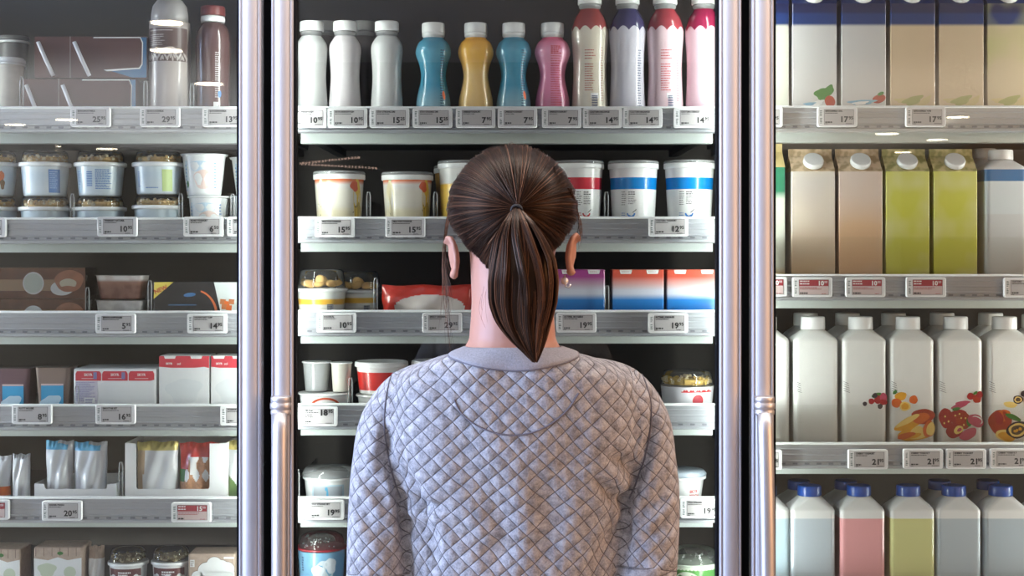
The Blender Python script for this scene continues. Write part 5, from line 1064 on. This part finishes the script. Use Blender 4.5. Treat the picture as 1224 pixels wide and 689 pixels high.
b.ellipsoid((hcx, HY0+.035, 1.530), (.062, .062, .078), n=28, m=18)
b.ellipsoid((hcx, HY0+.060, 1.480), (.033, .034, .024))                      # chin
b.ellipsoid((hcx, HY0+.100, 1.535), (.011, .016, .014)); b.tube([(hcx, HY0+.088, 1.572), (hcx, HY0+.100, 1.552), (hcx, HY0+.108, 1.536)], [.007, .008, .009], 10)
for sx in (-1, 1):
    b.ellipsoid((hcx+sx*.034, HY0+.078, 1.553), (.024, .020, .016)); b.ellipsoid((hcx+sx*.030, HY0+.085, 1.582), (.022, .012, .007))
b.ellipsoid((hcx, HY0+.094, 1.512), (.021, .008, .0045)); b.ellipsoid((hcx, HY0+.093, 1.503), (.018, .008, .005))
for sx, zc2, yo in ((-1, 1.522, 0), (1, 1.526, 0)):
    Rm = Euler((math.radians(-8), 0, math.radians(sx*38))).to_matrix() if True else None
    Rm = Matrix.Rotation(sx*math.radians(-32), 3, 'Z') @ Matrix.Rotation(sx*math.radians(6), 3, 'Y')
    ec = Vector((hcx+sx*.0865, 2.125, zc2))
    rim = []
    for k in range(15):
        a = math.radians(-105+k*17.5); yy = -.019*math.cos(a) if a < 10 else 0
        rim.append(ec+Rm @ Vector((sx*.003, -.016*math.cos(a), .028*math.sin(a))))
    b.tube(rim, [.0045, .005, .005, .0047, .0045, .0045, .0045, .0045, .0045, .0045, .0045, .0045, .0042, .004, .003], 8)
    b.ellipsoid(ec+Rm @ Vector((-sx*.003, 0, 0)), (.0045, .015, .026), rot=Rm, n=20, m=12)
    b.ellipsoid(ec+Rm @ Vector((0, -.001, -.026)), (.006, .008, .008), rot=Rm)
for sx, wr in ((-1, WRL), (1, WRR)):
    wr = Vector(wr); palm = wr+Vector((-sx*.030, .045, .008))
    b.tube([wr-Vector((-sx*.02, .03, 0)), wr+Vector((-sx*.012, .018, .003))], [.026, .024], 14)
    b.ellipsoid(palm, (.020, .046, .036), rot=Matrix.Rotation(sx*.5, 3, 'Z'))
    for f in range(4):
        L = [.064, .072, .068, .054][f]; s0 = palm+Vector((-sx*.020, .034, .027-f*.018)); dx = -sx
        b.tube([s0-Vector((-sx*.015, .025, 0)), s0, s0+Vector((dx*.018, .012, -.001))*1, s0+Vector((dx*.036, .006, -.004)), s0+Vector((dx*(.036+L*.18), -.012, -.008))], [.0095, .0092, .0088, .0082, .007], 10)
    b.tube([wr+Vector((-sx*.010, .020, .014)), palm+Vector((-sx*.005, -.008, .040)), palm+Vector((-sx*.022, .008, .052)), palm+Vector((-sx*.040, .020, .050))], [.013, .012, .010, .008], 10)
me = remesh(b, .0034, 5)
# hollow the ear bowls and the eye line a little
body = obj_from(me, 'body', [SKIN], woman)
eye = MB()
for sx in (-1, 1):
    eye.ellipsoid((hcx+sx*.031, HY0+.0905, 1.560), (.0115, .0085, .0062), 0, 16, 10); eye.ellipsoid((hcx+sx*.031, HY0+.0965, 1.560), (.0048, .0030, .0048), 1, 12, 8)
eye.build('eyes', [WHITE, mat('iris', (.12, .07, .04), .3)], woman)
lp = MB(); lp.ellipsoid((hcx, HY0+.099, 1.5115), (.021, .0055, .0040)); lp.ellipsoid((hcx, HY0+.0985, 1.504), (.018, .006, .0045)); lp.build('lips', mat('lip_rose', (.50, .16, .15), .4), woman)
# earring on her right-hand side
er = MB(); er.ellipsoid((hx(675), 2.118, hz(336)), (.0055, .0055, .0055)); er.tube([(hx(675), 2.118, hz(329)), (hx(676), 2.116, hz(343)), (hx(680), 2.114, hz(344)), (hx(682), 2.116, hz(340))], .0012, 8)
er.build('earring', mat('pearl_silver', (.72, .68, .64), .2, metal=.5), woman)
# ---- sweater
QW, QH = .0262, .0250
m, nt, bs = new_mat('quilted_jersey'); KN = m; N = nt.nodes.new; L = nt.links.new
bs.inputs['Roughness'].default_value = .9; bs.inputs['Specular IOR Level'].default_value = .15; bs.inputs['Sheen Weight'].default_value = .08; bs.inputs['Sheen Roughness'].default_value = .5
uv = N('ShaderNodeUVMap'); uv.uv_map = 'UVMap'; sx_ = N('ShaderNodeSeparateXYZ'); L(uv.outputs[0], sx_.inputs[0])
def M(op, a, b_=None, c=None):
    n = N('ShaderNodeMath'); n.operation = op
    for i, q in enumerate((a, b_, c)):
        if q is None: continue
        if isinstance(q, (int, float)): n.inputs[i].default_value = q
        else: L(q, n.inputs[i])
    return n.outputs[0]
wn = N('ShaderNodeTexNoise'); wn.inputs['Scale'].default_value = 9; wn.inputs['Detail'].default_value = 2; L(uv.outputs[0], wn.inputs['Vector'])
wob = M('MULTIPLY', M('SUBTRACT', wn.outputs['Fac'], .5), .55)
U = M('ADD', M('DIVIDE', sx_.outputs[0], QW), wob); V = M('ADD', M('DIVIDE', sx_.outputs[1], QH), wob)
d1 = M('ABSOLUTE', M('SUBTRACT', M('FRACT', M('ADD', U, V)), .5)); d2 = M('ABSOLUTE', M('SUBTRACT', M('FRACT', M('SUBTRACT', U, V)), .5))
e1 = M('SUBTRACT', .5, d1); e2 = M('SUBTRACT', .5, d2); dd = M('MINIMUM', e1, e2)        # 0 on a stitch line
puff = M('POWER', M('MULTIPLY', M('SINE', M('MULTIPLY', e1, math.pi)), M('SINE', M('MULTIPLY', e2, math.pi))), .42)
tc = N('ShaderNodeTexCoord')
fn = N('ShaderNodeTexNoise'); fn.inputs['Scale'].default_value = 420; fn.inputs['Detail'].default_value = 3; L(tc.outputs['Object'], fn.inputs['Vector'])
fn2 = N('ShaderNodeTexNoise'); fn2.inputs['Scale'].default_value = 90; fn2.inputs['Detail'].default_value = 4; L(tc.outputs['Object'], fn2.inputs['Vector'])
bp = N('ShaderNodeBump'); bp.inputs['Strength'].default_value = 1; bp.inputs['Distance'].default_value = .0034
L(M('ADD', puff, M('ADD', M('MULTIPLY', fn2.outputs['Fac'], .45), M('MULTIPLY', fn.outputs['Fac'], .18))), bp.inputs['Height']); L(bp.outputs[0], bs.inputs['Normal'])
cr = N('ShaderNodeValToRGB'); cr.color_ramp.elements[0].position = .36; cr.color_ramp.elements[0].color = (.20, .195, .205, 1); cr.color_ramp.elements[1].position = .64; cr.color_ramp.elements[1].color = (.47, .455, .46, 1)
L(M('ADD', M('MULTIPLY', fn2.outputs['Fac'], .6), M('MULTIPLY', fn.outputs['Fac'], .4)), cr.inputs[0])
st = N('ShaderNodeMix'); st.data_type = 'RGBA'; L(M('LESS_THAN', dd, .028), st.inputs[0]); L(cr.outputs[0], st.inputs[6]); st.inputs[7].default_value = (.13, .12, .13, 1); L(st.outputs[2], bs.inputs['Base Color'])  # thread colour, darkened to paint groove shade along each stitch line
sw = MB()
sw.loft([ell_ring(xc, y, z, a, d, 48) for z, a, d, y in TT][::-1])
ARMS = []
for pts in (AL, AR):
    P, R = fine(pts, RA); P2 = [(p[0], p[1], p[2]) for p in P]; sw.tube(P2, R, 28); ARMS.append((np.array(P), np.array(R)))
me = remesh(sw, .0036, 10)
co = getv(me)
# wrinkles: soft troughs along short lines on the cloth, given as picture points on her back
nrm = np.empty(len(me.vertices)*3); me.vertices.foreach_get('normal', nrm); nrm = nrm.reshape(-1, 3)
def crease(pts, depth, width, side=-1):
    pp = [np.array((hx(a, 2.03 if side < 0 else 2.12), hz(c, 2.03 if side < 0 else 2.12))) for a, c in pts]
    d = np.full(len(co), 9.); tt = np.zeros(len(co)); n = len(pp)-1
    for i in range(n):
        a, bq = pp[i], pp[i+1]; ab = bq-a; q = co[:, [0, 2]]-a; t = np.clip((q@ab)/(ab@ab), 0, 1); dist = np.linalg.norm(q-t[:, None]*ab, axis=1)
        k = dist < d; d[k] = dist[k]; tt[k] = (i+t[k])/n
    w = np.exp(-(d/width)**2)*np.sin(np.pi*np.clip(tt*.9+.05, 0, 1))**.6; w2 = np.exp(-((d-width*2.0)/width)**2)*.35*np.sin(np.pi*np.clip(tt, 0, 1))
    msk = np.clip((2.12-co[:, 1])/.03, 0, 1)
    return -(w-w2)[:, None]*depth*msk[:, None]*nrm
disp = np.zeros_like(co)
for args in [([(452, 500), (462, 560), (478, 618), (482, 690)], .0065, .006), ([(474, 600), (500, 612), (530, 610)], .006, .007), ([(470, 560), (492, 590), (515, 640)], .006, .009), ([(462, 520), (450, 560), (458, 600)], .005, .008),
             ([(481, 625), (510, 650), (520, 690)], .005, .010), ([(789, 470), (785, 520), (770, 570), (752, 612), (750, 690)], .0065, .006), ([(772, 585), (752, 560), (728, 545)], .006, .009), ([(757, 610), (735, 600), (715, 575)], .006, .008),
             ([(752, 640), (735, 650), (710, 690)], .005, .010), ([(545, 500), (560, 560), (600, 620)], .003, .020), ([(690, 500), (680, 560), (640, 640)], .003, .022), ([(590, 600), (600, 640), (590, 690)], .003, .014), ([(640, 560), (660, 620), (650, 690)], .003, .014),
             ([(540, 640), (580, 660), (640, 655), (690, 665)], .003, .011), ([(425, 560), (440, 590), (462, 612)], .004, .008), ([(424, 610), (440, 640), (470, 655)], .004, .009), ([(810, 580), (790, 610), (765, 625)], .004, .008), ([(808, 630), (785, 650), (760, 655)], .005, .009), ([(806, 660), (790, 672), (765, 680)], .004, .008),
             ([(600, 425), (610, 470)], .003, .02), ([(500, 450), (540, 470)], .002, .015)]:
    disp += crease(args[0], args[1]*1.6, args[2]*1.15)
co2 = co+disp
# arm or torso, for the stitched pattern and the armhole
def armcoord(P, R, pts):
    best = np.full(len(pts), 9.); u = np.zeros(len(pts)); v = np.zeros(len(pts)); acc = 0
    for i in range(len(P)-1):
        a, bq = P[i], P[i+1]; ab = bq-a; l = np.linalg.norm(ab); q = pts-a; t = np.clip((q@ab)/(ab@ab), 0, 1); rel = q-t[:, None]*ab; dist = np.linalg.norm(rel, axis=1)
        e1 = np.array((1., 0, 0)); e1 = e1-ab*(e1@ab)/(ab@ab); e1 /= np.linalg.norm(e1); e2 = np.cross(ab/l, e1)
        sd = dist-R[i]; k = sd < best; best[k] = sd[k]; u[k] = np.arctan2(rel[k]@e2, rel[k]@e1)*.048; v[k] = acc+t[k]*l; acc += l
    c = np.stack([np.interp(pts[:, 2], P[12:40, 2][::-1], P[12:40, k][::-1]) for k in (0, 1)], axis=1); s = 1 if P[0, 0] > xc else -1
    up = pts[:, 2] > 1.045; ang = np.arctan2((pts[:, 0]-c[:, 0])*s, -(pts[:, 1]-c[:, 1])); u[up] = ang[up]*.0475; v[up] = pts[up, 2]*1.02
    return best, u, v
zz = np.array([t[0] for t in TT])[::-1]; ta = [np.array([t[i] for t in TT])[::-1] for i in (1, 2, 3)]
def torcoord(pts):
    a = np.interp(pts[:, 2], zz, ta[0]); d = np.interp(pts[:, 2], zz, ta[1]); y = np.interp(pts[:, 2], zz, ta[2])
    ux, uy = (pts[:, 0]-xc)/a, (pts[:, 1]-y)/d; rr = np.sqrt(ux**2+uy**2); th = np.arctan2(ux, -uy)
    return (rr-1)*np.minimum(a, d), th, pts[:, 2]
nf = len(me.polygons); lt = np.empty(nf, int); ls = np.empty(nf, int); me.polygons.foreach_get('loop_total', lt); me.polygons.foreach_get('loop_start', ls)
lv = np.empty(len(me.loops), int); me.loops.foreach_get('vertex_index', lv); fc = np.empty(nf*3); me.polygons.foreach_get('center', fc); fc = fc.reshape(-1, 3)
face_of_loop = np.repeat(np.arange(nf), lt)
def seamx(z, s): return np.interp(z, [1.10, 1.16, 1.22, 1.32, 1.36], [.15, .158, .178, .176, .166])
isarm = np.zeros(nf, int)
for k, (P, R) in enumerate(ARMS):
    s = -1 if k == 0 else 1; sd, _, _ = armcoord(P, R, fc); td, _, _ = torcoord(fc)
    on = ((fc[:, 0]-xc)*s > seamx(fc[:, 2], s)) & (fc[:, 2] > 1.16) & (fc[:, 2] < 1.365)
    on |= (fc[:, 2] <= 1.16) & (sd < td)
    isarm[on] = k+1
uvs = np.zeros((len(lv), 2)); pts = co[lv]; fl = isarm[face_of_loop]
_, th, zv = torcoord(pts); 
# on the back the pattern runs straight across; it wraps round at the sides
dx = pts[:, 0]-xc; wrapu = np.where(pts[:, 1] < 2.145, dx+np.sign(dx)*np.maximum(0, pts[:, 1]-2.06)*.9, np.sign(dx)*(.34+.077)-dx*1.0)
uvs[:, 0] = wrapu+.0035*np.sin(zv*9); uvs[:, 1] = zv+.10*dx*dx+.006*np.sin(dx*8)+.02*dx
for k, (P, R) in enumerate(ARMS):
    mk = fl == k+1; _, u, v = armcoord(P, R, pts[mk]); uvs[mk, 0] = u; uvs[mk, 1] = v
ul = me.uv_layers.new(name='UVMap'); ul.data.foreach_set('uv', uvs.reshape(-1))
setv(me, co2)
sweater = obj_from(me, 'sweater', [KN], woman)
me.update(); bvh = BVHTree.FromPolygons([tuple(v) for v in co2], [list(p.vertices) for p in me.polygons])
def onback(px, py, off=.0006, Yr=2.03):
    x, z = hx(px, Yr), hz(py, Yr); h = bvh.ray_cast(Vector((x, 1.6, z)), Vector((0, 1, 0)))[0]
    return Vector((h.x, h.y-off, h.z)) if h else bvh.find_nearest(Vector((x, 2.13, z)))[0]
RIB = mat('jersey_rib', (.31, .30, .315), .9, var=.28, scale=420, bump=.5, spec=.15); THR = mat('seam_thread', (.15, .14, .16), .9)
def seam(pts, r=.0011, name='seam'):
    P, _ = fine([(a, c, 0) for a, c in pts], [1]*len(pts), 10); m = MB(); m.tube([onback(a, c) for a, c, _ in P], r, 6); m.build(name, THR, sweater)
seam([(543, 478), (552, 494), (572, 509), (600, 518), (627, 518), (655, 508), (678, 490), (692, 470)], .0013)
seam([(463, 446), (457, 480), (455, 520), (462, 565), (474, 606)]); seam([(775, 455), (784, 490), (781, 530), (770, 572), (757, 607)])
# collar band standing round the neck
cb = MB(); bot, NB = [], 72
for i in range(NB):
    a = 2*math.pi*i/NB; dx, dy = math.cos(a), math.sin(a); z = hz(437)+(hz(421)-hz(437))*abs(dx)**2.2
    h = bvh.ray_cast(Vector((xc-.002+dx*.4, 2.10+dy*.4, z)), Vector((-dx, -dy, 0)))[0]
    bot.append((h.x+dx*.0022, h.y+dy*.0022, z) if h else (xc+dx*.09, 2.10+dy*.07, z))
secs = [bot]
for t, bul in ((.04, .0022), (.25, .0045), (.5, .0045), (.75, .003), (.93, .0025), (1, .0005), (.97, -.0030), (.6, -.0040)):
    sec_ = []
    for i, (bx, by, bz) in enumerate(bot):
        a = 2*math.pi*i/NB; dx, dy = math.cos(a), math.sin(a); tx, ty = xc-.002+dx*.0685, 2.100+dy*.0600; tz = hz(411.5)-.002*dx*dx
        sec_.append((bx+(tx-bx)*t+dx*bul, by+(ty-by)*t+dy*bul, bz+(tz-bz)*t))
    secs.append(sec_)
cb.loft(secs, cap0=False, cap1=False); cb.build('collar', RIB, sweater)
m = MB(); m.tube(bot+bot[:2], .0014, 6); m.build('collar_seam', THR, sweater)
for wr, prv, sx in ((WRL, AL[-2], -1), (WRR, AR[-2], 1)):
    a, bq = Vector(prv), Vector(wr); t = (bq-a).normalized(); m = MB(); m.tube([bq-t*.02, bq+t*.012], [.0345, .0315], 24); m.build('cuff', RIB, sweater)
m = MB(); m.loft([ell_ring(xc, 2.145, z, a, d, 48) for z, a, d in ((.865, .180, .115), (.87, .186, .121), (.90, .1885, .1235), (.93, .186, .1215))]); m.build('hem_band', RIB, sweater)
# trousers and shoes (below the picture)
tr = MB(); tr.loft([ell_ring(xc, 2.15, z, a, d, 36) for z, a, d in ((.80, .165, .105), (.86, .176, .112), (.92, .170, .108), (.97, .155, .100))])
for sx in (-1, 1): P, R = fine(LEG(sx)[0], [.093, .088, .066, .063, .052]); tr.tube(P, R, 24)
obj_from(remesh(tr, .007, 6), 'trousers', [mat('dark_denim', (.025, .035, .06), .85, var=.2, scale=300)], woman)
for sx in (-1, 1):
    sh = MB(); x = xc+sx*.095; sh.loft([[(x+p[0]*a, p[1], zq) for p in [(math.cos(2*math.pi*i/24), 2.195+.135*math.sin(2*math.pi*i/24)*q) for i in range(24)]] for zq, a, q in ((0, .045, 1), (.02, .047, 1.02), (.045, .044, .97), (.065, .038, .80))]); sh.ellipsoid((x, 2.135, .07), (.040, .062, .05)); 
    obj_from(remesh(sh, .005, 4), 'shoe', [mat('white_sneaker', (.7, .7, .7), .5)], woman)
# ---- hair: real strands combed from the hairline to the tie, then the ponytail
def hairmat(name, c, r=.36):
    m, nt, b_ = new_mat(name); b_.inputs['Base Color'].default_value = c+(1,); b_.inputs['Roughness'].default_value = r; b_.inputs['Specular IOR Level'].default_value = .34; b_.inputs['Specular Tint'].default_value = (1, .66, .46, 1); return m
HM = [hairmat('hair_dark_brown', (.007, .0035, .0025)), hairmat('hair_brown', (.022, .010, .006)), hairmat('hair_warm_brown', (.125, .052, .026)), hairmat('hair_light_strand', (.26, .125, .070))]
def strands(paths, radii, matidx, name, parent):
    """paths: (n, k, 3); three-sided tapered tubes"""
    paths = np.asarray(paths); n, k, _ = paths.shape
    tan = np.gradient(paths, axis=1); tan /= np.linalg.norm(tan, axis=2, keepdims=True)+1e-12
    ref = np.array((.31, .9, .3)); a = np.cross(tan, ref); a /= np.linalg.norm(a, axis=2, keepdims=True)+1e-12; bb_ = np.cross(tan, a)
    tp = np.ones(k); tp[-2:] = (.7, .25); r = np.asarray(radii)[:, None]*tp[None, :]
    vs = np.stack([paths+r[..., None]*(math.cos(q)*a+math.sin(q)*bb_) for q in (0, 2.094, 4.189)], axis=2).reshape(-1, 3)
    base_ = (np.arange(n)*k*3)[:, None, None]+(np.arange(k-1)*3)[None, :, None]
    s = np.arange(3)[None, None, :]; s2 = (s+1) % 3
    q = np.stack([base_+s, base_+s2, base_+3+s2, base_+3+s], axis=-1).reshape(-1, 4)
    me = bpy.data.meshes.new(name); me.vertices.add(len(vs)); me.vertices.foreach_set('co', vs.reshape(-1)); me.loops.add(len(q)*4); me.loops.foreach_set('vertex_index', q.reshape(-1))
    me.polygons.add(len(q)); me.polygons.foreach_set('loop_start', np.arange(len(q))*4); me.polygons.foreach_set('loop_total', np.full(len(q), 4))
    for m_ in HM: me.materials.append(m_)
    me.polygons.foreach_set('material_index', np.repeat(np.asarray(matidx), (k-1)*3)); me.polygons.foreach_set('use_smooth', np.ones(len(q), bool)); me.update()
    o = bpy.data.objects.new(name, me); COL.objects.link(o); o.parent = parent; return o
HC = np.array((hcx, 2.137, 1.583)); RX, RY, RZ, RZD = .0895, .106, .0945, .120
def surf(d, off=0.):
    """point of the scalp surface in direction d (d unit, array)"""
    rz = np.where(d[..., 2] > 0, RZ, RZD)
    s = 1/np.sqrt((d[..., 0]/RX)**2+(d[..., 1]/RY)**2+(d[..., 2]/rz)**2)
    p = d*(s+off)[..., None] if np.ndim(off) else d*(s+off)[..., None]
    # narrower towards the nape
    t = np.clip(-p[..., 2]/.10, 0, 1); p[..., 0] *= 1-.30*t**1.4; p[..., 1] = np.where(p[..., 1] < 0, p[..., 1]*(1-.30*t**1.6), p[..., 1])
    return HC+p
tie_d = np.array(((hx(618, 2.02)-hcx), -.104, hz(249, 2.02)-1.583)); tie_d = tie_d/np.linalg.norm(tie_d)
def hairline(az):
    """lowest elevation of hair for azimuth az (0 = back, pi = face)"""
    a = np.abs(az); return np.interp(a, [0, .35, .75, 1.05, 1.30, 1.6, 2.0, 2.5, 3.15], [-1.02, -.98, -.66, -.42, -.20, -.08, .12, .52, .62])
NS = 9000
az = rng.uniform(-math.pi, math.pi, NS*2); el = rng.uniform(-1.1, 1.5, NS*2); keep = (el > hairline(az)) & (rng.uniform(0, 1, NS*2) < np.cos(el)+.15); az, el = az[keep][:NS], el[keep][:NS]
# a third start right on the hairline
k3 = rng.uniform(0, 1, len(az)) < .42; el = np.where(k3, hairline(az)+rng.uniform(0, .05, len(az)), el); NS = len(az)
d0 = np.stack([np.sin(az)*np.cos(el), -np.cos(az)*np.cos(el), np.sin(el)], axis=1)
K = 18; t = np.linspace(0, 1, K); om = np.arccos(np.clip(d0@tie_d, -1, 1))[:, None]
dirs = (np.sin((1-t)*om)[..., None]*d0[:, None, :]+np.sin(t*om)[..., None]*tie_d)/np.sin(om)[..., None]
jit = rng.normal(0, .010, (NS, 1, 3))*np.sin(np.pi*t)[None, :, None]; dirs = dirs+jit
lay = rng.uniform(0, 1, NS)[:, None]; clump = .0011*np.sin(az*23+el*5)[:, None]+.0008*np.sin(az*61)[:, None]
off = .0015+.0045*lay+clump+.0045*(t[None, :]**3)-.002*(1-t[None, :])**4
dirs /= np.linalg.norm(dirs, axis=2, keepdims=True); paths = surf(dirs, off)
mi = rng.choice(4, NS, p=[.42, .38, .17, .03])
hair = bpy.data.objects.new('hair', None); 
cap_ = MB(); vs, fs = [], []; NA, NE = 72, 30
for i in range(NA):
    a = -math.pi+2*math.pi*i/NA; h0 = float(hairline(np.array(a)))
    for j in range(NE+1):
        e = h0+.03+(1.565-h0-.03)*j/NE; vs.append(tuple(surf(np.array([[math.sin(a)*math.cos(e), -math.cos(a)*math.cos(e), math.sin(e)]]), np.array([.0008]))[0]))
for i in range(NA):
    for j in range(NE): i2 = (i+1) % NA; fs.append((i*(NE+1)+j, i2*(NE+1)+j, i2*(NE+1)+j+1, i*(NE+1)+j+1))
cap_.add(vs, fs, 0, True); bpy.data.objects.remove(hair); hair = cap_.build('hair', HM[0], woman)
stuff(strands(paths, rng.uniform(.00022, .00042, NS), mi, 'combed_strands', hair))
# ponytail
def PT3(px, py, Y): return np.array((hx(px, Y), Y, hz(py, Y)))
cl = [PT3(617.5, 250, 2.024), PT3(618, 262, 2.004), PT3(620, 285, 1.994), PT3(623, 310, 1.992), PT3(625, 335, 1.994), PT3(625, 362, 2.000), PT3(626, 385, 2.006), PT3(630, 404, 2.010), PT3(635, 420, 2.012), PT3(640, 433, 2.014)]
wl = [6, 15, 30, 39, 45, 43, 34, 23, 11, 3]; wr_ = [6, 17, 31, 41, 43, 41, 33, 24, 13, 2.5]
NP = 8000; K2 = 34; tq = np.linspace(0, 1, K2); cln = np.array(cl); tk = np.linspace(0, 1, len(cl))
cen = np.stack([np.interp(tq, tk, cln[:, i]) for i in range(3)], axis=1)
for _ in range(2): cen[1:-1] = (cen[:-2]+2*cen[1:-1]+cen[2:])/4
WL = np.interp(tq, tk, wl)*2.0/F; WR = np.interp(tq, tk, wr_)*2.0/F; DP = np.interp(tq, [0, .1, .4, .8, 1], [.006, .014, .026, .016, .003])
NCL = 58; ca = rng.uniform(0, 2*math.pi, NCL); crd = np.sqrt(rng.uniform(.05, 1, NCL)); cid = rng.integers(0, NCL, NP)
pa = rng.uniform(0, 2*math.pi, NP); prr = np.sqrt(rng.uniform(0, 1, NP))
ux = crd[cid]*np.cos(ca[cid]); uy = crd[cid]*np.sin(ca[cid])
sprd = (.24-.12*np.sin(np.pi*tq))[None, :]
lx = ux[:, None]+prr[:, None]*np.cos(pa)[:, None]*sprd; ly = uy[:, None]+prr[:, None]*np.sin(pa)[:, None]*sprd
ph1 = rng.uniform(0, 6.28, NCL)[cid][:, None]; sw_ = rng.uniform(-.26, .26, NCL)[cid][:, None]
lx = lx+.10*np.sin(tq[None, :]*5+ph1)+sw_*np.sin(np.pi*tq)[None, :]; ly = ly+.10*np.cos(tq[None, :]*6+ph1)
nrmv = np.sqrt(lx**2+ly**2); sc_ = np.where(nrmv > 1, 1/nrmv, 1); lx *= sc_; ly *= sc_
W_ = np.where(lx < 0, WL[None, :], WR[None, :])
Pp = np.stack([cen[None, :, 0]+lx*W_, cen[None, :, 1]+ly*DP[None, :]-.002, cen[None, :, 2]+0*lx+rng.normal(0, .0006, (NP, 1))], axis=2)
Pp[:, :, 2] += (-.002*(lx**2)*(tq[None, :] < .12)); lenv = rng.uniform(.86, 1.0, NP)
ii = lenv[:, None]*tq[None, :]*(K2-1); i0 = np.clip(ii.astype(int), 0, K2-2); fr = (ii-i0)[..., None]; rows_ = np.arange(NP)[:, None]
Pp = Pp[rows_, i0]*(1-fr)+Pp[rows_, i0+1]*fr
mi = np.where(rng.uniform(0, 1, NP) < .55, rng.choice(4, NCL, p=[.30, .34, .27, .09])[cid], rng.choice(4, NP, p=[.30, .36, .27, .07]))
pony = MB(); pony.loft([[(cen[k][0]+math.cos(a)*(.78*(WL[k] if math.cos(a) < 0 else WR[k])), cen[k][1]-.002+math.sin(a)*DP[k]*.75, cen[k][2]) for a in [2*math.pi*i/28 for i in range(28)]] for k in range(0, K2-3)][::-1])
pony = pony.build('ponytail', HM[0], hair)
pony.parent = woman
stuff(strands(Pp, rng.uniform(.00025, .00045, NP), mi, 'ponytail_strands', pony))
tb = MB(); c = cl[0]
for q in range(3): tb.tube([(c[0]+.0072*math.cos(a), c[1]-.002-.0025*q, c[2]+.0062*math.sin(a)-.001*q) for a in [2*math.pi*i/20 for i in range(22)]], .0016, 8)
tb.build('hair_tie', mat('tie_black', (.01, .008, .008), .7), hair)
# loose strands
fl_ = []
def loose(p, n=18):
    P, _ = fine(p, [1]*len(p), 8); P = np.array(P); idx = np.linspace(0, len(P)-1, n); j = idx.astype(int).clip(0, len(P)-2); f = (idx-j)[:, None]; return P[j]*(1-f)+P[j+1]*f
R = random.Random(5)
for k in range(46):
    j = R.uniform(-3, 3); a = R.uniform(-4, 4); e = R.uniform(350, 470) if k % 3 == 0 else R.uniform(320, 400)
    fl_.append(loose([PT3(543+j, 235, 2.09), PT3(534+j*.7, 270, 2.12), PT3(531+a*.6, 300, 2.15), PT3(532+a, (300+e)/2, 2.15), PT3(533+a*1.5+R.uniform(-4, 8), e, 2.14)]))
for k in range(26):
    j = R.uniform(-3, 3); e = R.uniform(278, 300)
    fl_.append(loose([PT3(680+j, 225, 2.08), PT3(688+j*.5, 248, 2.11), PT3(693+R.uniform(-2, 3), e-15, 2.13), PT3(694+R.uniform(-6, 3), e, 2.12)]))
for k in range(4):
    s = -1; x0 = 613+s*R.uniform(28, 42); z_ = R.uniform(350, 385)
    fl_.append(loose([PT3(x0, z_-20, 2.062), PT3(x0+s*R.uniform(-2, 5), z_, 2.05), PT3(x0+s*R.uniform(-6, 8), z_+R.uniform(8, 26), 2.045)]))
for k in range(60):
    a = R.uniform(-1.5, 1.5); rr = 1+R.uniform(.01, .07); x0 = hcx+RX*rr*math.sin(a); z_ = 1.583+RZ*rr*math.cos(a); tx, tz = R.uniform(-.3, .3)+(-.5 if a > 0 else .5), 0
    fl_.append(loose([(x0, 2.13, z_-.003), (x0+.008*tx, 2.11, z_+.002*math.cos(a)), (x0+.018*tx, 2.085, z_-.004)]))
stuff(strands(np.array(fl_), np.full(len(fl_), .00016), rng.choice(4, len(fl_), p=[.1, .3, .4, .2]), 'loose_strands', hair))
